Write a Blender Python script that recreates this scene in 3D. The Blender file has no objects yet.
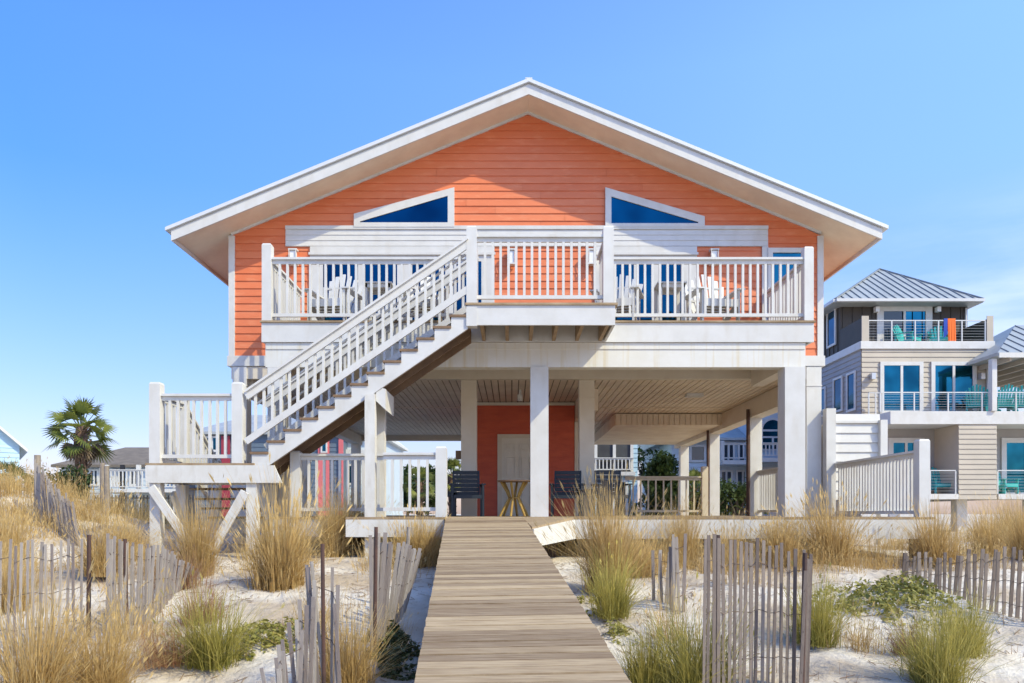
import bpy, math, random
from mathutils import Vector, Matrix, noise
random.seed(7)
C = bpy.context.scene.collection
sc = bpy.context.scene

# ------------------------------------------------------------------ camera, sky, sun, exposure
F = 750.0; CX = 512.5; HY = 514.0; EYE = 0.05
cam_d = bpy.data.cameras.new('camera'); cam = bpy.data.objects.new('camera', cam_d); C.objects.link(cam)
cam.location = (0, 0, EYE); cam.rotation_euler = (math.radians(90), 0, 0)
cam_d.sensor_width = 36; cam_d.lens = F / 1024 * 36; cam_d.shift_y = (HY - 341.5) / 1024
cam_d.clip_start = 0.05; cam_d.clip_end = 6000
sc.camera = cam
SUN_TO = Vector((1.27, -0.85, 1.38)).normalized()
sun_el = math.asin(SUN_TO.z); sun_az = math.atan2(SUN_TO.x, SUN_TO.y)
ld = bpy.data.lights.new('sun', 'SUN'); ld.energy = 2.25; ld.angle = math.radians(0.53); ld.color = (1.0, 0.905, 0.60)
lo = bpy.data.objects.new('sun', ld); C.objects.link(lo)
lo.rotation_euler = (-SUN_TO).to_track_quat('-Z', 'Y').to_euler(); lo.location = (20, -15, 25)
W = bpy.data.worlds.new('World'); sc.world = W; W.use_nodes = True
wn = W.node_tree; wn.nodes.clear()
def N(t, kind, **kw):
    n = t.nodes.new(kind)
    for k, v in kw.items(): setattr(n, k, v)
    return n
wo = N(wn, 'ShaderNodeOutputWorld'); wb = N(wn, 'ShaderNodeBackground'); wb.inputs['Strength'].default_value = 0.15
sky = N(wn, 'ShaderNodeTexSky', sky_type='NISHITA'); sky.sun_disc = False
sky.sun_elevation = sun_el; sky.sun_rotation = sun_az
sky.air_density = 1.0; sky.dust_density = 0.6; sky.ozone_density = 1.6
tc = N(wn, 'ShaderNodeTexCoord'); mp = N(wn, 'ShaderNodeMapping'); mp.inputs['Scale'].default_value = (1.3, 1.3, 6.0)
nz = N(wn, 'ShaderNodeTexNoise'); nz.inputs['Scale'].default_value = 2.3; nz.inputs['Detail'].default_value = 7; nz.inputs['Roughness'].default_value = 0.58
cr = N(wn, 'ShaderNodeValToRGB'); cr.color_ramp.elements[0].position = 0.47; cr.color_ramp.elements[1].position = 0.8
cr.color_ramp.elements[1].color = (0.5, 0.5, 0.5, 1)
mx = N(wn, 'ShaderNodeMix', data_type='RGBA'); mx.inputs[7].default_value = (5.4, 5.5, 6.0, 1)
wn.links.new(tc.outputs['Generated'], mp.inputs['Vector']); wn.links.new(mp.outputs[0], nz.inputs['Vector'])
sx = N(wn, 'ShaderNodeSeparateXYZ'); wn.links.new(tc.outputs['Generated'], sx.inputs[0])
mr = N(wn, 'ShaderNodeMapRange'); mr.inputs['From Min'].default_value = 0.1; mr.inputs['From Max'].default_value = 0.55; mr.inputs['To Min'].default_value = 0.0
wn.links.new(sx.outputs[0], mr.inputs['Value'])
ml = N(wn, 'ShaderNodeMath', operation='MULTIPLY')
wn.links.new(nz.outputs['Fac'], cr.inputs[0]); wn.links.new(cr.outputs[0], ml.inputs[0]); wn.links.new(mr.outputs[0], ml.inputs[1]); mz = N(wn, 'ShaderNodeMapRange'); mz.inputs['From Min'].default_value = 0.36; mz.inputs['From Max'].default_value = 0.2
wn.links.new(sx.outputs[2], mz.inputs['Value']); ml2 = N(wn, 'ShaderNodeMath', operation='MULTIPLY')
wn.links.new(ml.outputs[0], ml2.inputs[0]); wn.links.new(mz.outputs[0], ml2.inputs[1]); wn.links.new(ml2.outputs[0], mx.inputs[0])
hs = N(wn, 'ShaderNodeHueSaturation'); hs.inputs['Saturation'].default_value = 1.08
er = N(wn, 'ShaderNodeMapRange'); er.inputs['From Max'].default_value = 0.5; er.inputs['To Min'].default_value = 0.52; er.inputs['To Max'].default_value = 1.32
wn.links.new(sx.outputs[2], er.inputs['Value']); wn.links.new(er.outputs[0], hs.inputs['Value'])
wn.links.new(sky.outputs[0], hs.inputs['Color']); hz = N(wn, 'ShaderNodeMix', data_type='RGBA'); hz.inputs[6].default_value = (0.95, 0.77, 0.93, 1); hz.inputs[7].default_value = (0.82, 0.91, 1.0, 1)
hr_ = N(wn, 'ShaderNodeMapRange'); hr_.inputs['From Max'].default_value = 0.38
wn.links.new(sx.outputs[2], hr_.inputs['Value']); wn.links.new(hr_.outputs[0], hz.inputs[0])
hm = N(wn, 'ShaderNodeMix', data_type='RGBA', blend_type='MULTIPLY'); hm.inputs[0].default_value = 1
wn.links.new(hs.outputs[0], hm.inputs[6]); wn.links.new(hz.outputs[2], hm.inputs[7]); xr_ = N(wn, 'ShaderNodeMapRange'); xr_.inputs['From Min'].default_value = 0.3; xr_.inputs['From Max'].default_value = -0.5
wn.links.new(sx.outputs[0], xr_.inputs['Value']); xm_ = N(wn, 'ShaderNodeMath', operation='MULTIPLY')
wn.links.new(xr_.outputs[0], xm_.inputs[0]); wn.links.new(hr_.outputs[0], xm_.inputs[1])
pl = N(wn, 'ShaderNodeMix', data_type='RGBA', blend_type='MULTIPLY'); pl.inputs[7].default_value = (0.45, 0.66, 1.0, 1)
wn.links.new(xm_.outputs[0], pl.inputs[0]); wn.links.new(hm.outputs[2], pl.inputs[6]); wn.links.new(pl.outputs[2], mx.inputs[6]); wn.links.new(mx.outputs[2], wb.inputs[0]); wn.links.new(wb.outputs[0], wo.inputs[0])
vs = sc.view_settings; vs.view_transform = 'Standard'; vs.look = 'None'; vs.exposure = 0.94; vs.gamma = 1; vs.use_curve_mapping = False

# ------------------------------------------------------------------ helpers
def PX(px, D): return (px - CX) * D / F
def PZ(py, D): return (HY - py) * D / F + EYE
def P(px, py, D): return Vector((PX(px, D), D, PZ(py, D)))
WORLD = {}
def wpos(o): return WORLD.get(o.name, Vector((0, 0, 0))) if o else Vector((0, 0, 0))
def tag(o, label=None, cat=None, group=None, kind=None):
    if label: o['label'] = label
    if cat: o['category'] = cat
    if group: o['group'] = group
    if kind: o['kind'] = kind
    return o
def empty(name, loc, label=None, cat=None, group=None, kind=None, parent=None):
    o = bpy.data.objects.new(name, None); C.objects.link(o); o.empty_display_size = 0.3
    WORLD[o.name] = Vector(loc)
    if parent: o.parent = parent; o.location = Vector(loc) - wpos(parent)
    else: o.location = loc
    return tag(o, label, cat, group, kind)
class MB:
    def __init__(s): s.v = []; s.f = []; s.t = []; s.tint = 0.5
    def face(s, pts):
        n = len(s.v); s.v += [tuple(p) for p in pts]; s.f.append(tuple(range(n, n + len(pts)))); s.t.append(s.tint)
    def box(s, x0, x1, y0, y1, z0, z1):
        n = len(s.v)
        s.v += [(x0,y0,z0),(x1,y0,z0),(x1,y1,z0),(x0,y1,z0),(x0,y0,z1),(x1,y0,z1),(x1,y1,z1),(x0,y1,z1)]
        for q in ((0,3,2,1),(4,5,6,7),(0,1,5,4),(1,2,6,5),(2,3,7,6),(3,0,4,7)):
            s.f.append(tuple(n + i for i in q)); s.t.append(s.tint)
        return s
    def hull8(s, bot, top):
        n = len(s.v); s.v += [tuple(p) for p in bot] + [tuple(p) for p in top]; k = len(bot)
        s.f.append(tuple(n + i for i in reversed(range(k)))); s.t.append(s.tint)
        s.f.append(tuple(n + k + i for i in range(k))); s.t.append(s.tint)
        for i in range(k):
            j = (i + 1) % k; s.f.append((n + i, n + j, n + k + j, n + k + i)); s.t.append(s.tint)
        return s
    def bar(s, a, b, w, h, up=(0, 0, 1)):            # rectangular bar from a to b, w sideways, h along up
        a = Vector(a); b = Vector(b); d = (b - a).normalized(); up = Vector(up)
        sd = d.cross(up)
        if sd.length < 1e-4: sd = d.cross(Vector((0, 1, 0)))
        sd.normalize(); u = sd.cross(d).normalized()
        q = [(-w/2, -h/2), (w/2, -h/2), (w/2, h/2), (-w/2, h/2)]
        return s.hull8([a + sd*i + u*j for i, j in q], [b + sd*i + u*j for i, j in q])
    def tube(s, pts, rs, n=8):
        base = len(s.v); pts = [Vector(p) for p in pts]
        if not isinstance(rs, (list, tuple)): rs = [rs] * len(pts)
        for i, p in enumerate(pts):
            d = (pts[min(i+1, len(pts)-1)] - pts[max(i-1, 0)]).normalized()
            a = d.cross(Vector((0.3, 0.9, 0.1))).normalized(); b = d.cross(a)
            for k in range(n):
                t = 2*math.pi*k/n; s.v.append(tuple(p + (a*math.cos(t) + b*math.sin(t)) * rs[i]))
        for i in range(len(pts)-1):
            for k in range(n):
                k2 = (k+1) % n; s.f.append((base+i*n+k, base+i*n+k2, base+(i+1)*n+k2, base+(i+1)*n+k)); s.t.append(s.tint)
        s.f.append(tuple(base+k for k in range(n))); s.t.append(s.tint)
        s.f.append(tuple(base+(len(pts)-1)*n+k for k in range(n))); s.t.append(s.tint)
        return s
    def prism(s, poly, y0, y1):                      # polygon of (x, z) extruded along y
        return s.hull8([(x, y0, z) for x, z in poly], [(x, y1, z) for x, z in poly])
    def prismz(s, poly, z0, z1):
        return s.hull8([(x, y, z0) for x, y in poly], [(x, y, z1) for x, y in poly])
    def build(s, name, mat, parent=None, smooth=False, world=True):
        xs = [p[0] for p in s.v]; ys = [p[1] for p in s.v]; zs = [p[2] for p in s.v]
        c = Vector(((min(xs)+max(xs))/2, (min(ys)+max(ys))/2, min(zs)))
        me = bpy.data.meshes.new(name); me.from_pydata([(p[0]-c.x, p[1]-c.y, p[2]-c.z) for p in s.v], [], s.f)
        at = me.attributes.new('tint', 'FLOAT', 'FACE'); at.data.foreach_set('value', s.t)
        if smooth: me.polygons.foreach_set('use_smooth', [True]*len(me.polygons))
        me.materials.append(mat); me.update()
        o = bpy.data.objects.new(name, me); C.objects.link(o)
        WORLD[o.name] = c.copy()
        if parent: o.parent = parent; o.location = c - wpos(parent)
        else: o.location = c
        return o
def children(o): return [c for c in bpy.data.objects if c.parent == o]
def copy_tree(o, parent=None):
    c = o.copy(); C.objects.link(c); c.parent = parent
    for ch in children(o): copy_tree(ch, c)
    return c

# ------------------------------------------------------------------ materials
def mat(name, col, rough=0.6, col2=None, scale=3.0, stretch=(1, 1, 1), bump=0.0, bscale=40, tint=None, metallic=0.0, spec=0.5, stain=None, detail=6, bdist=0.01, lo_=0.35, hi_=0.65, trans=0.0):
    m = bpy.data.materials.new(name); m.use_nodes = True; t = m.node_tree; b = t.nodes['Principled BSDF']
    b.inputs['Roughness'].default_value = rough; b.inputs['Metallic'].default_value = metallic
    b.inputs['Specular IOR Level'].default_value = spec
    tc = N(t, 'ShaderNodeTexCoord'); gp = N(t, 'ShaderNodeNewGeometry')
    mp = N(t, 'ShaderNodeMapping'); mp.inputs['Scale'].default_value = stretch
    t.links.new(gp.outputs['Position'] if tint != 'obj' else tc.outputs['Object'], mp.inputs['Vector'])
    out = None
    rgb = N(t, 'ShaderNodeRGB'); rgb.outputs[0].default_value = (*col, 1); out = rgb.outputs[0]
    if col2:
        nz = N(t, 'ShaderNodeTexNoise'); nz.inputs['Scale'].default_value = scale; nz.inputs['Detail'].default_value = detail; nz.inputs['Roughness'].default_value = 0.6
        t.links.new(mp.outputs[0], nz.inputs['Vector'])
        rp = N(t, 'ShaderNodeMapRange'); rp.inputs['From Min'].default_value = lo_; rp.inputs['From Max'].default_value = hi_
        t.links.new(nz.outputs['Fac'], rp.inputs['Value'])
        mx = N(t, 'ShaderNodeMix', data_type='RGBA'); mx.inputs[7].default_value = (*col2, 1)
        t.links.new(rp.outputs[0], mx.inputs[0]); t.links.new(out, mx.inputs[6]); out = mx.outputs[2]
    if isinstance(tint, tuple):                      # (colour A, colour B, strength) mixed by the per-face tint attribute
        at = N(t, 'ShaderNodeAttribute', attribute_name='tint')
        cr = N(t, 'ShaderNodeMix', data_type='RGBA'); cr.inputs[6].default_value = (*tint[0], 1); cr.inputs[7].default_value = (*tint[1], 1)
        t.links.new(at.outputs['Fac'], cr.inputs[0])
        mx = N(t, 'ShaderNodeMix', data_type='RGBA'); mx.inputs[0].default_value = tint[2]
        t.links.new(out, mx.inputs[6]); t.links.new(cr.outputs[2], mx.inputs[7]); out = mx.outputs[2]
    if stain:                                        # (colour, amount, stretch) streaks
        mp2 = N(t, 'ShaderNodeMapping'); mp2.inputs['Scale'].default_value = stain[2]
        t.links.new(gp.outputs['Position'], mp2.inputs['Vector'])
        nz = N(t, 'ShaderNodeTexNoise'); nz.inputs['Scale'].default_value = 2.0; nz.inputs['Detail'].default_value = 8
        t.links.new(mp2.outputs[0], nz.inputs['Vector'])
        rp = N(t, 'ShaderNodeMapRange'); rp.inputs['From Min'].default_value = 0.52; rp.inputs['From Max'].default_value = 0.8; rp.inputs['To Max'].default_value = stain[1]
        t.links.new(nz.outputs['Fac'], rp.inputs['Value'])
        mx = N(t, 'ShaderNodeMix', data_type='RGBA'); mx.inputs[7].default_value = (*stain[0], 1)
        t.links.new(rp.outputs[0], mx.inputs[0]); t.links.new(out, mx.inputs[6]); out = mx.outputs[2]
    t.links.new(out, b.inputs['Base Color'])
    if bump:
        nb = N(t, 'ShaderNodeTexNoise'); nb.inputs['Scale'].default_value = bscale; nb.inputs['Detail'].default_value = 5
        t.links.new(mp.outputs[0], nb.inputs['Vector'])
        bp = N(t, 'ShaderNodeBump'); bp.inputs['Strength'].default_value = bump; bp.inputs['Distance'].default_value = bdist
        t.links.new(nb.outputs['Fac'], bp.inputs['Height']); t.links.new(bp.outputs[0], b.inputs['Normal'])
    if trans:
        tr = N(t, 'ShaderNodeBsdfTranslucent'); t.links.new(out, tr.inputs['Color'])
        ms = N(t, 'ShaderNodeMixShader'); ms.inputs[0].default_value = trans
        om = t.nodes['Material Output']
        t.links.new(b.outputs[0], ms.inputs[1]); t.links.new(tr.outputs[0], ms.inputs[2]); t.links.new(ms.outputs[0], om.inputs['Surface'])
    return m
M = {}
M['white'] = mat('white_paint', (0.66, 0.655, 0.635), 0.5, (0.6, 0.59, 0.56), 2.5, bump=0.15, bscale=60, stain=((0.42, 0.34, 0.22), 0.22, (3, 3, 1.0)))
M['oldwhite'] = mat('weathered_white_paint', (0.68, 0.67, 0.64), 0.65, (0.62, 0.6, 0.55), 4, bump=0.25, bscale=50, stain=((0.42, 0.36, 0.27), 0.5, (4, 4, 1.2)))
M['stained'] = mat('stained_white_beam', (0.7, 0.69, 0.65), 0.6, (0.66, 0.64, 0.58), 3, stain=((0.55, 0.42, 0.16), 0.6, (6, 2, 0.3)))
M['cream'] = mat('cream_paint', (0.74, 0.67, 0.55), 0.6, (0.68, 0.6, 0.48), 2.0, bump=0.1, bscale=40)
M['soffit'] = mat('bounce_tinted_soffit', (0.84, 0.73, 0.57), 0.6, (0.72, 0.6, 0.46), 1.5)  # warm light bounced off the sand is mixed into this colour
M['orange'] = mat('coral_siding', (0.7, 0.185, 0.07), 0.55, (0.64, 0.16, 0.055), 1.6, (1, 1, 3), bump=0.2, bscale=50, tint=((0.66, 0.17, 0.065), (0.8, 0.26, 0.115), 0.4), stain=((0.85, 0.38, 0.2), 0.4, (1.5, 1.5, 5)))
M['redorange'] = mat('patio_red_siding', (0.68, 0.13, 0.06), 0.55, (0.58, 0.1, 0.05), 2, (1, 1, 3))
M['roofmetal'] = mat('white_metal_roof', (0.72, 0.73, 0.73), 0.4, (0.66, 0.67, 0.67), 1.5, metallic=0.1)
M['greymetal'] = mat('grey_metal_roof', (0.44, 0.46, 0.46), 0.45, (0.36, 0.38, 0.385), 1.2, metallic=0.2, stain=((0.28, 0.28, 0.27), 0.5, (1, 1, 1)))
M['seam'] = mat('dark_roof_seam', (0.27, 0.29, 0.3), 0.5, metallic=0.2)
M['glass'] = mat('blue_tinted_glass', (0.004, 0.085, 0.17), 0.05, (0.003, 0.04, 0.09), 0.9, metallic=1.0, bump=0.08, bscale=3, bdist=0.02, detail=2)
M['glass2'] = mat('teal_tinted_glass', (0.015, 0.15, 0.24), 0.06, (0.008, 0.07, 0.12), 0.8, metallic=1.0, bump=0.1, bscale=2, bdist=0.02, detail=2)
M['darkglass'] = mat('dark_glass', (0.015, 0.03, 0.05), 0.1, spec=0.8)
M['screen'] = mat('insect_screen', (0.07, 0.075, 0.08), 0.8, (0.04, 0.04, 0.045), 0.8)
M['wood'] = mat('weathered_board', (0.2, 0.13, 0.07), 0.8, (0.56, 0.45, 0.31), 3.6, (0.8, 13, 1), bump=0.6, bscale=9, tint=((0.14, 0.08, 0.035), (0.48, 0.35, 0.2), 0.62), stain=((0.2, 0.14, 0.09), 0.7, (2.2, 22, 1)), bdist=0.008)
M['brown'] = mat('brown_raw_lumber', (0.24, 0.15, 0.085), 0.8, (0.16, 0.1, 0.06), 3, bump=0.3, bscale=30)
M['joist'] = mat('pale_raw_joist', (0.38, 0.27, 0.16), 0.8, (0.28, 0.19, 0.11), 4)
M['darkwood'] = mat('dark_treated_wood', (0.1, 0.07, 0.05), 0.85, (0.16, 0.11, 0.08), 4)
M['navy'] = mat('navy_plastic_lumber', (0.01, 0.017, 0.028), 0.5, (0.014, 0.024, 0.038), 3)
M['teal'] = mat('teal_plastic_lumber', (0.03, 0.42, 0.4), 0.45, (0.02, 0.34, 0.33), 3)
M['bamboo'] = mat('yellow_rattan', (0.45, 0.3, 0.07), 0.5, (0.33, 0.2, 0.05), 8)
M['tabletop'] = mat('worn_table_board', (0.4, 0.24, 0.12), 0.5, (0.28, 0.17, 0.09), 6)
M['metal'] = mat('galvanised_metal', (0.55, 0.56, 0.57), 0.35, metallic=0.6)
M['rail_white'] = mat('white_rail_metal', (0.6, 0.6, 0.59), 0.35, metallic=0.1)
M['rust'] = mat('rusty_post', (0.11, 0.055, 0.04), 0.8, (0.06, 0.035, 0.03), 6, bump=0.4, bscale=40)
M['post'] = mat('grey_wood_post', (0.34, 0.29, 0.24), 0.9, (0.24, 0.2, 0.16), 5, bump=0.5, bscale=30)
M['slat'] = mat('weathered_slat', (0.36, 0.31, 0.27), 0.9, (0.24, 0.2, 0.18), 7, (4, 4, 1), bump=0.4, bscale=30, tint=((0.17, 0.13, 0.12), (0.5, 0.45, 0.39), 0.6))
M['darkslat'] = mat('dark_weathered_slat', (0.22, 0.18, 0.16), 0.9, (0.14, 0.11, 0.1), 7, (4, 4, 1), bump=0.4, bscale=30, tint=((0.1, 0.075, 0.065), (0.34, 0.28, 0.23), 0.6))
M['wire'] = mat('rusty_wire', (0.14, 0.1, 0.08), 0.6, metallic=0.5)
M['brownsiding'] = mat('brown_board_siding', (0.06, 0.048, 0.036), 0.6, (0.045, 0.037, 0.028), 1.5)
M['beige'] = mat('beige_siding', (0.50, 0.44, 0.36), 0.6, (0.44, 0.39, 0.32), 1)
M['greyside'] = mat('grey_siding', (0.38, 0.36, 0.34), 0.6, (0.33, 0.31, 0.3), 1)
M['blueside'] = mat('pale_blue_siding', (0.42, 0.6, 0.72), 0.6, (0.38, 0.55, 0.68), 1)
M['paleblue'] = mat('light_grey_blue_siding', (0.55, 0.63, 0.68), 0.6, (0.5, 0.57, 0.62), 1)
M['pink'] = mat('pink_siding', (0.68, 0.17, 0.18), 0.6, (0.6, 0.14, 0.15), 1)
M['red'] = mat('dark_red_siding', (0.3, 0.03, 0.05), 0.6)
M['shingle'] = mat('brown_shingles', (0.2, 0.165, 0.13), 0.85, (0.14, 0.115, 0.09), 2, bump=0.4, bscale=12)
M['navywall'] = mat('slate_blue_siding', (0.11, 0.15, 0.2), 0.6)
M['lampglass'] = mat('frosted_lamp_glass', (0.8, 0.8, 0.78), 0.2)
M['black'] = mat('black_metal', (0.02, 0.02, 0.022), 0.4)
M['trunk'] = mat('palm_trunk', (0.17, 0.1, 0.065), 0.95, (0.1, 0.065, 0.045), 6, bump=0.8, bscale=12)
M['bark'] = mat('grey_bark', (0.14, 0.11, 0.085), 0.95, (0.1, 0.08, 0.06), 6, bump=0.5, bscale=20)
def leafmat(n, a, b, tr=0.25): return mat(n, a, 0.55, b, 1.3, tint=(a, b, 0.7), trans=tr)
M['frond'] = leafmat('palm_frond', (0.035, 0.065, 0.015), (0.3, 0.32, 0.055))
M['deadfrond'] = leafmat('dead_palm_frond', (0.09, 0.06, 0.035), (0.2, 0.14, 0.08), 0.1)
M['leaf'] = leafmat('green_leaf', (0.025, 0.05, 0.015), (0.1, 0.14, 0.035))
M['cover'] = leafmat('beach_creeper_leaf', (0.13, 0.15, 0.025), (0.42, 0.36, 0.08))
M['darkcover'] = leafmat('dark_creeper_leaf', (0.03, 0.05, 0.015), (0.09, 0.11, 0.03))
M['stem'] = leafmat('dry_stem', (0.22, 0.12, 0.07), (0.34, 0.24, 0.14), 0.05)
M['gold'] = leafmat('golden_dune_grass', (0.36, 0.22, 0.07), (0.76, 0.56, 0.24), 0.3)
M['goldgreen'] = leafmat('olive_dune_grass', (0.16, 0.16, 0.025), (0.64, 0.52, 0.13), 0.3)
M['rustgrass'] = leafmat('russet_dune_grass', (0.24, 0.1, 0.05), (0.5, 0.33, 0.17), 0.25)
M['towel_o'] = mat('orange_towel', (0.8, 0.16, 0.03), 0.9); M['towel_b'] = mat('blue_towel', (0.03, 0.08, 0.4), 0.9)
M['door'] = mat('cream_door_paint', (0.8, 0.76, 0.66), 0.45, (0.76, 0.71, 0.6), 2)

# sand
def sand_mat():
    m = bpy.data.materials.new('white_sand'); m.use_nodes = True; t = m.node_tree; b = t.nodes['Principled BSDF']
    b.inputs['Roughness'].default_value = 0.95; b.inputs['Specular IOR Level'].default_value = 0.15
    g = N(t, 'ShaderNodeNewGeometry')
    n1 = N(t, 'ShaderNodeTexNoise'); n1.inputs['Scale'].default_value = 0.9; n1.inputs['Detail'].default_value = 8
    n2 = N(t, 'ShaderNodeTexNoise'); n2.inputs['Scale'].default_value = 11; n2.inputs['Detail'].default_value = 6; n2.inputs['Roughness'].default_value = 0.7
    for n in (n1, n2): t.links.new(g.outputs['Position'], n.inputs['Vector'])
    r1 = N(t, 'ShaderNodeValToRGB'); e = r1.color_ramp.elements
    e[0].position = 0.36; e[0].color = (0.47, 0.38, 0.28, 1); e[1].position = 0.58; e[1].color = (0.68, 0.62, 0.53, 1)
    t.links.new(n1.outputs['Fac'], r1.inputs[0])
    r2 = N(t, 'ShaderNodeMapRange'); r2.inputs['From Min'].default_value = 0.57; r2.inputs['From Max'].default_value = 0.75; r2.inputs['To Max'].default_value = 0.75
    t.links.new(n2.outputs['Fac'], r2.inputs['Value'])
    mx = N(t, 'ShaderNodeMix', data_type='RGBA'); mx.inputs[7].default_value = (0.27, 0.2, 0.13, 1)
    t.links.new(r2.outputs[0], mx.inputs[0]); t.links.new(r1.outputs[0], mx.inputs[6]); t.links.new(mx.outputs[2], b.inputs['Base Color'])
    n3 = N(t, 'ShaderNodeTexNoise'); n3.inputs['Scale'].default_value = 5; n3.inputs['Detail'].default_value = 8; n3.inputs['Roughness'].default_value = 0.62
    t.links.new(g.outputs['Position'], n3.inputs['Vector'])
    bp = N(t, 'ShaderNodeBump'); bp.inputs['Strength'].default_value = 0.9; bp.inputs['Distance'].default_value = 0.09
    t.links.new(n3.outputs['Fac'], bp.inputs['Height']); t.links.new(bp.outputs[0], b.inputs['Normal'])
    return m
M['sand'] = sand_mat()

# ------------------------------------------------------------------ terrain
PROF = [(-60,-2.4),(0,-1.95),(3,-1.8),(6,-1.45),(8,-1.2),(10,-0.93),(12.5,-0.7),(16,-0.62),(40,-0.7),(5000,-0.7)]
def gz(x, y):
    for (a, za), (b, zb) in zip(PROF, PROF[1:]):
        if y <= b or b == 5000:
            t = max(0, min(1, (y - a) / (b - a))); z = za + (zb - za) * t; break
    lx = 1.0 if x < -11 else math.exp(-((x + 11) / 2.9) ** 2)
    if y > 0: z += 1.2 * lx * math.exp(-((y - 15.8) / 4.2) ** 2)
    rx = 1/(1+math.exp(-max(-30, min(30, (x-3.2)*1.6))))
    z += 0.14 * rx * math.exp(-((y - 7.5) / 3) ** 2)
    if y < 45 and abs(x) < 40:
        amp = 0.10 if y < 12.3 or abs(x) > 7.5 else 0.03
        if -1.3 - .064*max(y,0) < x < 1.2 and y < 12.6: amp = 0.05
        z += amp * noise.noise(Vector((x*0.9, y*0.9, 0))) * 1.3 + amp*0.45 * noise.noise(Vector((x*2.6, y*2.6, 3))) + amp*0.2*noise.noise(Vector((x*7, y*7, 5)))
    return z
def coords(lo, hi, step, far):
    c = []; v = lo
    while v <= hi: c.append(v); v += step
    s = step; v = c[-1]
    while v < far: s *= 1.28; v += s; c.append(v)
    s = step; v = lo; pre = []
    while v > -far: s *= 1.28; v -= s; pre.append(v)
    return pre[::-1] + c
def terrain():
    xs = coords(-14, 14, 0.11, 2500); ys = [y for y in coords(3, 20, 0.11, 2500) if y > -80]
    nx = len(xs); vv = [(x, y, gz(x, y)) for y in ys for x in xs]
    ff = [(j*nx+i, j*nx+i+1, (j+1)*nx+i+1, (j+1)*nx+i) for j in range(len(ys)-1) for i in range(nx-1)]
    me = bpy.data.meshes.new('ground'); me.from_pydata(vv, [], ff); me.polygons.foreach_set('use_smooth', [True]*len(ff))
    me.materials.append(M['sand']); o = bpy.data.objects.new('ground', me); C.objects.link(o)
    tag(o, kind='structure'); return o
terrain()
def ground_at(px, py):
    D = 3.0
    while D < 60:
        if PZ(py, D) <= gz(PX(px, D), D): return D
        D += 0.04
    return D

# ------------------------------------------------------------------ builders
def siding(mb, y, z0, z1, lim, course=0.16, lap=0.018, side=None):
    """lap boards on a wall facing -y (or, with side=(x, sign), on a wall facing +-x; lim then returns y limits)"""
    z = z0
    while z < z1 - 0.01:
        zt = min(z + course, z1); a0, a1 = lim(z); b0, b1 = lim(zt)
        mb.tint = random.random()
        if b1 - b0 < 0.01 and a1 - a0 < 0.01: break
        if side is None and b1-b0 > 5:
            cut = b0; z_ = z
            while cut < b1:
                nx = cut+random.uniform(2.2, 4.4) if cut > b0 else b0+random.uniform(.8, 3.6)
                last = nx > b1-.8
                A0 = a0 if cut == b0 else cut+.003; B0 = b0 if cut == b0 else cut+.003
                A1 = a1 if last else nx-.003; B1 = b1 if last else nx-.003
                mb.tint = random.random()
                mb.face([(A0, y - lap, z), (A1, y - lap, z), (B1, y, zt), (B0, y, zt)]); mb.face([(A0, y, z), (A1, y, z), (A1, y - lap, z), (A0, y - lap, z)])
                cut = nx
                if last: break
        elif side is None:
            q = [(a0, y - lap, z), (a1, y - lap, z), (b1, y, zt), (b0, y, zt)]
            mb.face(q); mb.face([(a0, y, z), (a1, y, z), (a1, y - lap, z), (a0, y - lap, z)])
        else:
            x, sg = side
            q = [(x + sg*lap, a0, z), (x + sg*lap, a1, z), (x, b1, zt), (x, b0, zt)]
            mb.face(q); mb.face([(x, a0, z), (x, a1, z), (x + sg*lap, a1, z), (x + sg*lap, a0, z)])
        z = zt
    return mb
def railing(parent, a, b, h=1.15, sp=0.14, posts=(1, 1), ph=1.3, pw=0.17, m='white', bottom=0.09, name='railing', cap=0.13, pdown=0.0, toph=0.07, bw=0.042, inset=True, both=0.06):
    """rails and balusters from floor point a to floor point b; posts are sub-parts"""
    a = Vector(a); b = Vector(b); d = b - a; hd = Vector((d.x, d.y, 0)); L = hd.length
    mb = MB(); up = Vector((0, 0, 1))
    o0 = hd.normalized() * (pw/2 if posts[0] and inset else 0); o1 = hd.normalized() * (pw/2 if posts[1] and inset else 0)
    sl = d.z / L
    A = a + o0 + up * sl * o0.length; B = b - o1 - up * sl * o1.length
    mb.bar(A + up*(h-0.02), B + up*(h-0.02), cap, 0.04)
    mb.bar(A + up*(h-0.04-toph/2-.001), B + up*(h-0.04-toph/2-.001), 0.045, toph)
    mb.bar(A + up*(bottom+both/2), B + up*(bottom+both/2), 0.05, both)
    n = max(1, int(round((L - o0.length - o1.length) / sp)))
    for i in range(1, n):
        p = A.lerp(B, i / n) + Vector((random.uniform(-.003, .003), 0, 0))
        mb.box(p.x - bw/2, p.x + bw/2, p.y - bw/2, p.y + bw/2, p.z + bottom + both*.5, p.z + h - 0.045)
    r = mb.build(name, M[m], parent)
    for k, pt in zip(posts, (a, b)):
        if k:
            q = MB(); w = pw/2
            z0 = pt.z - pdown; z1 = pt.z + ph
            q.box(pt.x - w, pt.x + w, pt.y - w, pt.y + w, z0, z1 - 0.03)
            q.hull8([(pt.x-w,pt.y-w,z1-.03),(pt.x+w,pt.y-w,z1-.03),(pt.x+w,pt.y+w,z1-.03),(pt.x-w,pt.y+w,z1-.03)],
                    [(pt.x-w*.8,pt.y-w*.8,z1),(pt.x+w*.8,pt.y-w*.8,z1),(pt.x+w*.8,pt.y+w*.8,z1),(pt.x-w*.8,pt.y+w*.8,z1)])
            q.build('post', M[m], r)
    return r
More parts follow.
